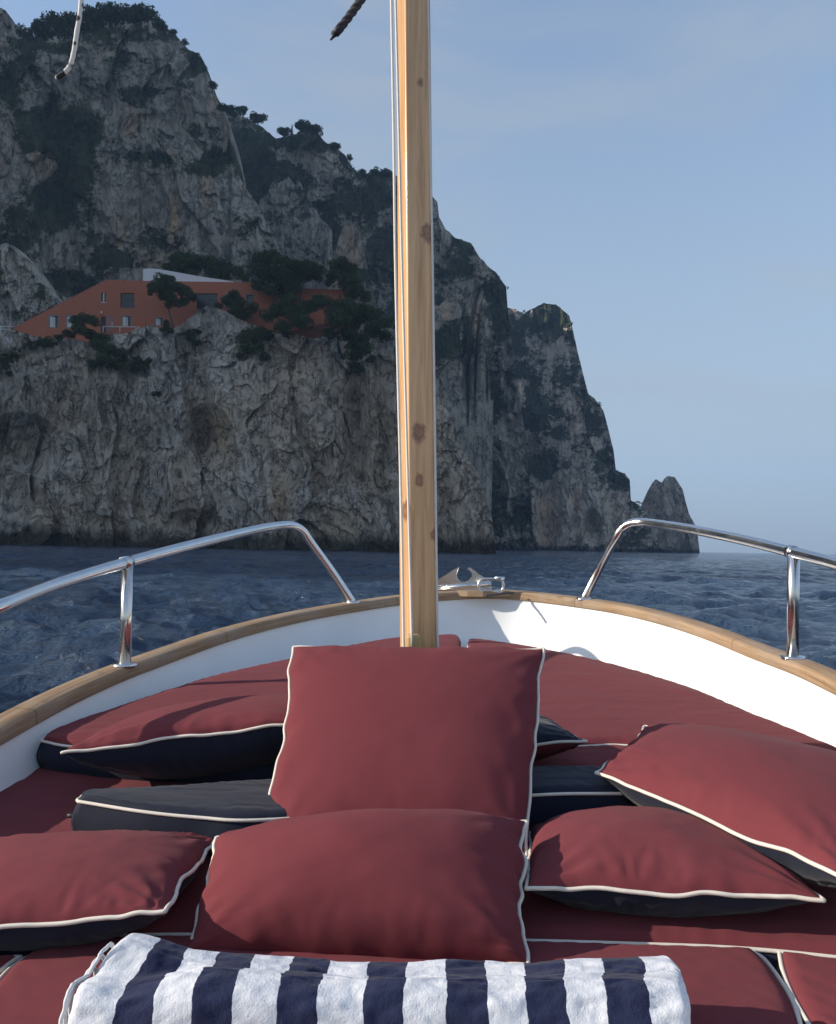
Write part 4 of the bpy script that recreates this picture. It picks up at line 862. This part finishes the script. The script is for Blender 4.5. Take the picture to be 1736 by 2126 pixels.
# --- scatter pillows: maroon on one side, navy on the other
def pillow(label, c, tt, tb, seed=0, top=None, bot=None, pull=.055, pw=.5, n=90, wr=.0014, ear=0.0, nrm=None, group='loose pillows', wave=.007, inpl=.035):
    """c: four corners (px, py, Y) near-left, near-right, far-right, far-left"""
    C = [np.array(bp(*p)) for p in c]
    a_ = C[1] + C[2] - C[0] - C[3]; b_ = C[2] + C[3] - C[0] - C[1]; N = np.cross(a_, b_) if nrm is None else np.array(nrm, float); N /= np.linalg.norm(N)
    u = np.linspace(-1, 1, n); u = np.sign(u) * (1 - (1 - np.abs(u)) ** 1.35)
    U, V = np.meshgrid(u, u, indexing='ij')
    U1 = U * (1 - pull * (1 - V ** 2)); V1 = V * (1 - pull * (1 - U ** 2))
    U1 = U1 + inpl * fbm(V * 3.2 + seed * 3 + (U > 0) * 9, V * 0 + seed, o=3, s=seed + 21) * np.sign(U) * np.abs(U) ** 5 * (1 - V ** 8)
    V1 = V1 + inpl * fbm(U * 3.2 - seed * 3 + (V > 0) * 9, U * 0 + seed, o=3, s=seed + 22) * np.sign(V) * np.abs(V) ** 5 * (1 - U ** 8)
    s, t = (U1 + 1) / 2, (V1 + 1) / 2
    P = ((1 - s) * (1 - t))[..., None] * C[0] + (s * (1 - t))[..., None] * C[1] + (s * t)[..., None] * C[2] + ((1 - s) * t)[..., None] * C[3]
    sz = (np.linalg.norm(a_) + np.linalg.norm(b_)) / 4
    ed = np.minimum(1 - np.abs(U), 1 - np.abs(V)); base = ((1 - U ** 2) * (1 - V ** 2))
    w1 = fbm(U * 2 + seed, V * 2, o=3, s=seed); w2 = fbm(U * 5 + seed, V * 5 + 3, o=4, s=seed + 3)
    seam = fbm(U * 4 + 7, V * 4 - seed, o=2, s=seed + 8) * wave * np.exp(-(ed / .22) ** 2)
    # puckers run in from the seams
    pkv = np.sin(U * 34 + 6 * vn(U * 6, V * 2, s=seed)) * np.exp(-(1 - np.abs(V)) / .16) * np.clip((1 - np.abs(V)) / .05, 0, 1) * np.clip(.5 + 1.2 * vn(U * 3, V * 0 + seed, s=seed + 2), 0, 1)
    pku = np.sin(V * 34 + 6 * vn(U * 2, V * 6, s=seed + 1)) * np.exp(-(1 - np.abs(U)) / .16) * np.clip((1 - np.abs(U)) / .05, 0, 1) * np.clip(.5 + 1.2 * vn(V * 3, U * 0 + seed, s=seed + 5), 0, 1)
    # diagonal pulls from the corners
    r_c = np.minimum.reduce([np.hypot(U - a1, V - b1) for a1 in (-1, 1) for b1 in (-1, 1)])
    dg = np.exp(-((r_c - .35) / .25) ** 2) * np.sin(np.arctan2(1 - np.abs(V), 1 - np.abs(U) + 1e-6) * 14 + seed) * .6
    fold = wr * (w1 * 1.0 + w2 * .6 + 1.6 * (pkv + pku) + 1.6 * dg) * np.clip(ed / .05, 0, 1)
    e = empty('pillow', b2w(C[0] * .25 + C[1] * .25 + C[2] * .25 + C[3] * .25 - N * tb)); tag(e, label, 'pillow', group)
    # seam droop
    for nm, T_, sg, mt in (('top_cover', tt, 1, top or MAROON), ('bottom_cover', tb, -1, bot or NAVY)):
        hgt = T_ * base ** pw * (1 + .03 * w1)
        Q = P + N * (sg * (hgt + fold) + seam)[..., None]
        mesh_np(nm, b2w(Q.reshape(-1, 3)), grid_faces(n, n, flip=(sg < 0)), mt, e, True)
    Q = P + N * seam[..., None]
    loop = np.concatenate([Q[:, 0], Q[-1, 1:], Q[::-1, -1][1:], Q[0, ::-1][1:-1]])
    cen = loop.mean(0); d = loop - cen; d /= np.linalg.norm(d, axis=1)[:, None]
    # rounded corner ears, slight wobble
    k = np.arange(len(loop)); wob = .004 * fbm(k * .09, k * 0.0 + seed, o=3, s=seed + 9)
    loop = loop + d * (.003 + wob * .3)[:, None]
    for _ in range(2): loop = (np.roll(loop, 1, 0) + 2 * loop + np.roll(loop, -1, 0)) / 4
    tube('piping', b2w(loop), .0038, CREAM, e, 8, True)
    return e
pillow('large maroon pillow standing upright against the mast', [(543, 1772, 1.68), (1092, 1778, 1.68), (1128, 1350, 2.14), (610, 1343, 2.14)], .085, .05, seed=1, pull=.035, wr=.0006, pw=.45)
pillow('maroon pillow leaning on the upright one, just behind the towel', [(383, 1985, 1.36), (1092, 2005, 1.34), (1092, 1706, 1.60), (452, 1742, 1.60)], .125, .04, seed=2, pull=.04, wr=.0010, pw=.45)
pillow('maroon pillow back left whose navy underside faces the camera', [(130, 1563, 1.93), (680, 1494, 2.02), (720, 1462, 2.44), (300, 1490, 2.42)], .060, .135, seed=3, wr=.0014, pull=.04, pw=.42)
pillow('navy sided pillow mostly hidden behind the right edge of the upright pillow', [(820, 1562, 2.08), (1216, 1541, 2.10), (1150, 1498, 2.5), (820, 1498, 2.5)], .055, .08, seed=4, top=NAVY, bot=MAROON)
pillow('maroon pillow at the right edge of the picture, tilted, navy underneath', [(1240, 1603, 1.90), (1800, 1848, 1.36), (1990, 1640, 1.80), (1340, 1508, 2.32)], .085, .125, seed=5, pull=.04)
pillow('maroon pillow lying flat at lower right, next to the front pillow', [(1094, 1843, 1.46), (1708, 1866, 1.43), (1500, 1722, 1.90), (1100, 1722, 1.88)], .085, .085, seed=6, wr=.0022, pull=.03)
pillow('maroon pillow lying flat at the lower left edge of the picture', [(-220, 1948, 1.29), (340, 1890, 1.33), (455, 1742, 1.70), (-60, 1752, 1.72)], .058, .095, seed=7, wr=.0018, pull=.03)

# --- striped towel, folded and lying along the near edge
def towel():
    m = Mat('striped_terry', 0.95, .1); co = m.coord(); sp = m.attr('stripe')
    jit = m.math('MULTIPLY', m.math('SUBTRACT', m.noise(co, 60, 3), .5), .10)
    tri = m.n('ShaderNodeMath', operation='FRACT'); m.l(m.math('MULTIPLY', m.math('ADD', sp, jit), .5), tri.inputs[0])
    f = m.ramp(tri.outputs[0], [(0.0, 0.0), (0.5, 0.0), (0.506, 1.0), (0.994, 1.0)])
    wht = m.mix(m.noise(co, 22, 5), (.70, .71, .75), (.60, .62, .67)); nvy = m.mix(m.noise(co, 40, 5), (.014, .018, .050), (.030, .036, .080))
    m.col(m.mix(f, wht, nvy)); m.b.inputs['Sheen Weight'].default_value = .08
    m.bump(m.noise(co, 420, 3, .7), .7, .0018); m.bump(m.noise(co, 45, 5, .65), .5, .006)
    t = empty('towel', b2w([-.1, 1.1, -.67])); tag(t, 'folded towel with broad white and navy stripes, lying before the pillows', 'towel')
    XU = [240, 320, 385, 450, 527, 605, 683, 765, 845, 925, 1008, 1088, 1172, 1250, 1332, 1410]
    XL = [150, 256, 336, 415, 497, 585, 667, 760, 843, 925, 1010, 1090, 1175, 1255, 1342, 1432]
    top = [(240, 1947), (262, 1947), (300, 1952), (345, 1966), (392, 1981), (450, 1990), (530, 1994), (620, 1998), (700, 2011), (760, 2007), (850, 2011), (920, 2003), (1000, 2008), (1090, 2010), (1160, 2003), (1240, 2000), (1330, 1996), (1410, 1992)]
    low = [(150, 2046), (200, 2040), (255, 2052), (300, 2040), (340, 2030), (430, 2014), (520, 2021), (620, 2030), (760, 2040), (900, 2038), (1090, 2040), (1300, 2038), (1432, 2044)]
    K = np.linspace(0, 15, 241); n = len(K)
    xu = np.interp(K, range(16), XU); xl = np.interp(K, range(16), XL)
    yu = np.interp(xu, *zip(*top)); yl = np.interp(xl, *zip(*low))
    sm = lambda v: np.convolve(np.pad(v, 5, 'edge'), np.ones(11) / 11, 'valid')
    yu, yl = sm(yu), sm(yl)
    A = np.array([bp(x, y, 1.175) for x, y in zip(xu, yu)]); B_ = np.array([bp(x, y, 1.10) for x, y in zip(xl, yl)])
    lf_ = np.clip(1 - K / 6.5, .18, 1)[:, None]
    e3 = lambda x, y, z: np.array([x, y, z])
    C1 = (A * .55 + B_ * .45); C1[:, 2:] -= .016 * lf_
    rows = [A + e3(0, .05, -.075), A + e3(0, .052, -.035), A + e3(0, .026, -.006), A, A + e3(0, -.022, -.001) * 1.0, C1, B_ + e3(0, .012, -.001), B_, B_ + e3(0, -.020, -.010), B_ + e3(0, -.032, -.035), B_ + e3(0, -.034, -.075), B_ + e3(0, -.022, -.105), B_ + e3(0, .01, -.112)]
    G = np.array([cr([r_[i] for r_ in rows], 7) for i in range(n)]); mm = G.shape[1]
    X = G[:, :, 0]; J = np.broadcast_to(np.arange(mm) * .012, X.shape)
    nz = .006 * fbm(X * 9, J * 7, o=4, s=3) + .0035 * fbm(X * 34, J * 30, o=3, s=5)
    G[:, :, 2] += nz; G[:, :, 1] -= nz * .9; G[:, :, 0] += .004 * fbm(X * 8, J * 9 + 5, o=3, s=9)
    cz = G.mean(1)
    for i in range(n):                                   # rolled ends
        e_ = min(i, n - 1 - i); 
        if e_ < 5: G[i] = cz[i] + (G[i] - cz[i]) * (.45 + .55 * math.sqrt(1 - (1 - e_ / 5) ** 2))
    V = np.concatenate([G.reshape(-1, 3), cz[:1], cz[-1:]]); Fc = grid_faces(n, mm, close_m=True, flip=True).tolist()
    Fc += [[n * mm, j, (j + 1) % mm] for j in range(mm)] + [[n * mm + 1, (n - 1) * mm + (j + 1) % mm, (n - 1) * mm + j] for j in range(mm)]
    st = np.concatenate([np.repeat(K, mm), [0, 14.9]])
    HEM = plain('white_terry_hem', (.72, .72, .74), .95)
    # inner layers of the roll showing at the left end
    mesh_np('folded_cloth', b2w(V), Fc, m.m, t, True, attrs={'stripe': st})
    for k, (f_, w_) in enumerate(((.80, .006), (.58, .010), (.36, .013))):
        P = cz[0] + (G[4] - cz[4]) * f_ + e3(-w_, 0, 0); tube('hem', b2w(P), .0028, HEM, t, 6, True)
towel()

# ------------------------------------------------------------------ haze
def haze():
    b_ = MB(); x0, x1, y0, y1, z0, z1 = -3300, 4300, -400, 6200, -6, 590
    b_.box(((x0 + x1) / 2, (y0 + y1) / 2, (z0 + z1) / 2), (x1 - x0, y1 - y0, z1 - z0))
    m = bpy.data.materials.new('haze'); m.use_nodes = True; t = m.node_tree
    t.nodes.remove(t.nodes['Principled BSDF']); v = t.nodes.new('ShaderNodeVolumePrincipled')
    v.inputs['Color'].default_value = (0.56, 0.75, 0.97, 1); v.inputs['Density'].default_value = 0.00025; v.inputs['Anisotropy'].default_value = 0.15
    t.links.new(v.outputs[0], t.nodes['Material Output'].inputs['Volume'])
    o = b_.build('haze', m); tag(o, 'thin blue sea haze over the water and the cliffs', 'haze', kind='stuff')
haze()
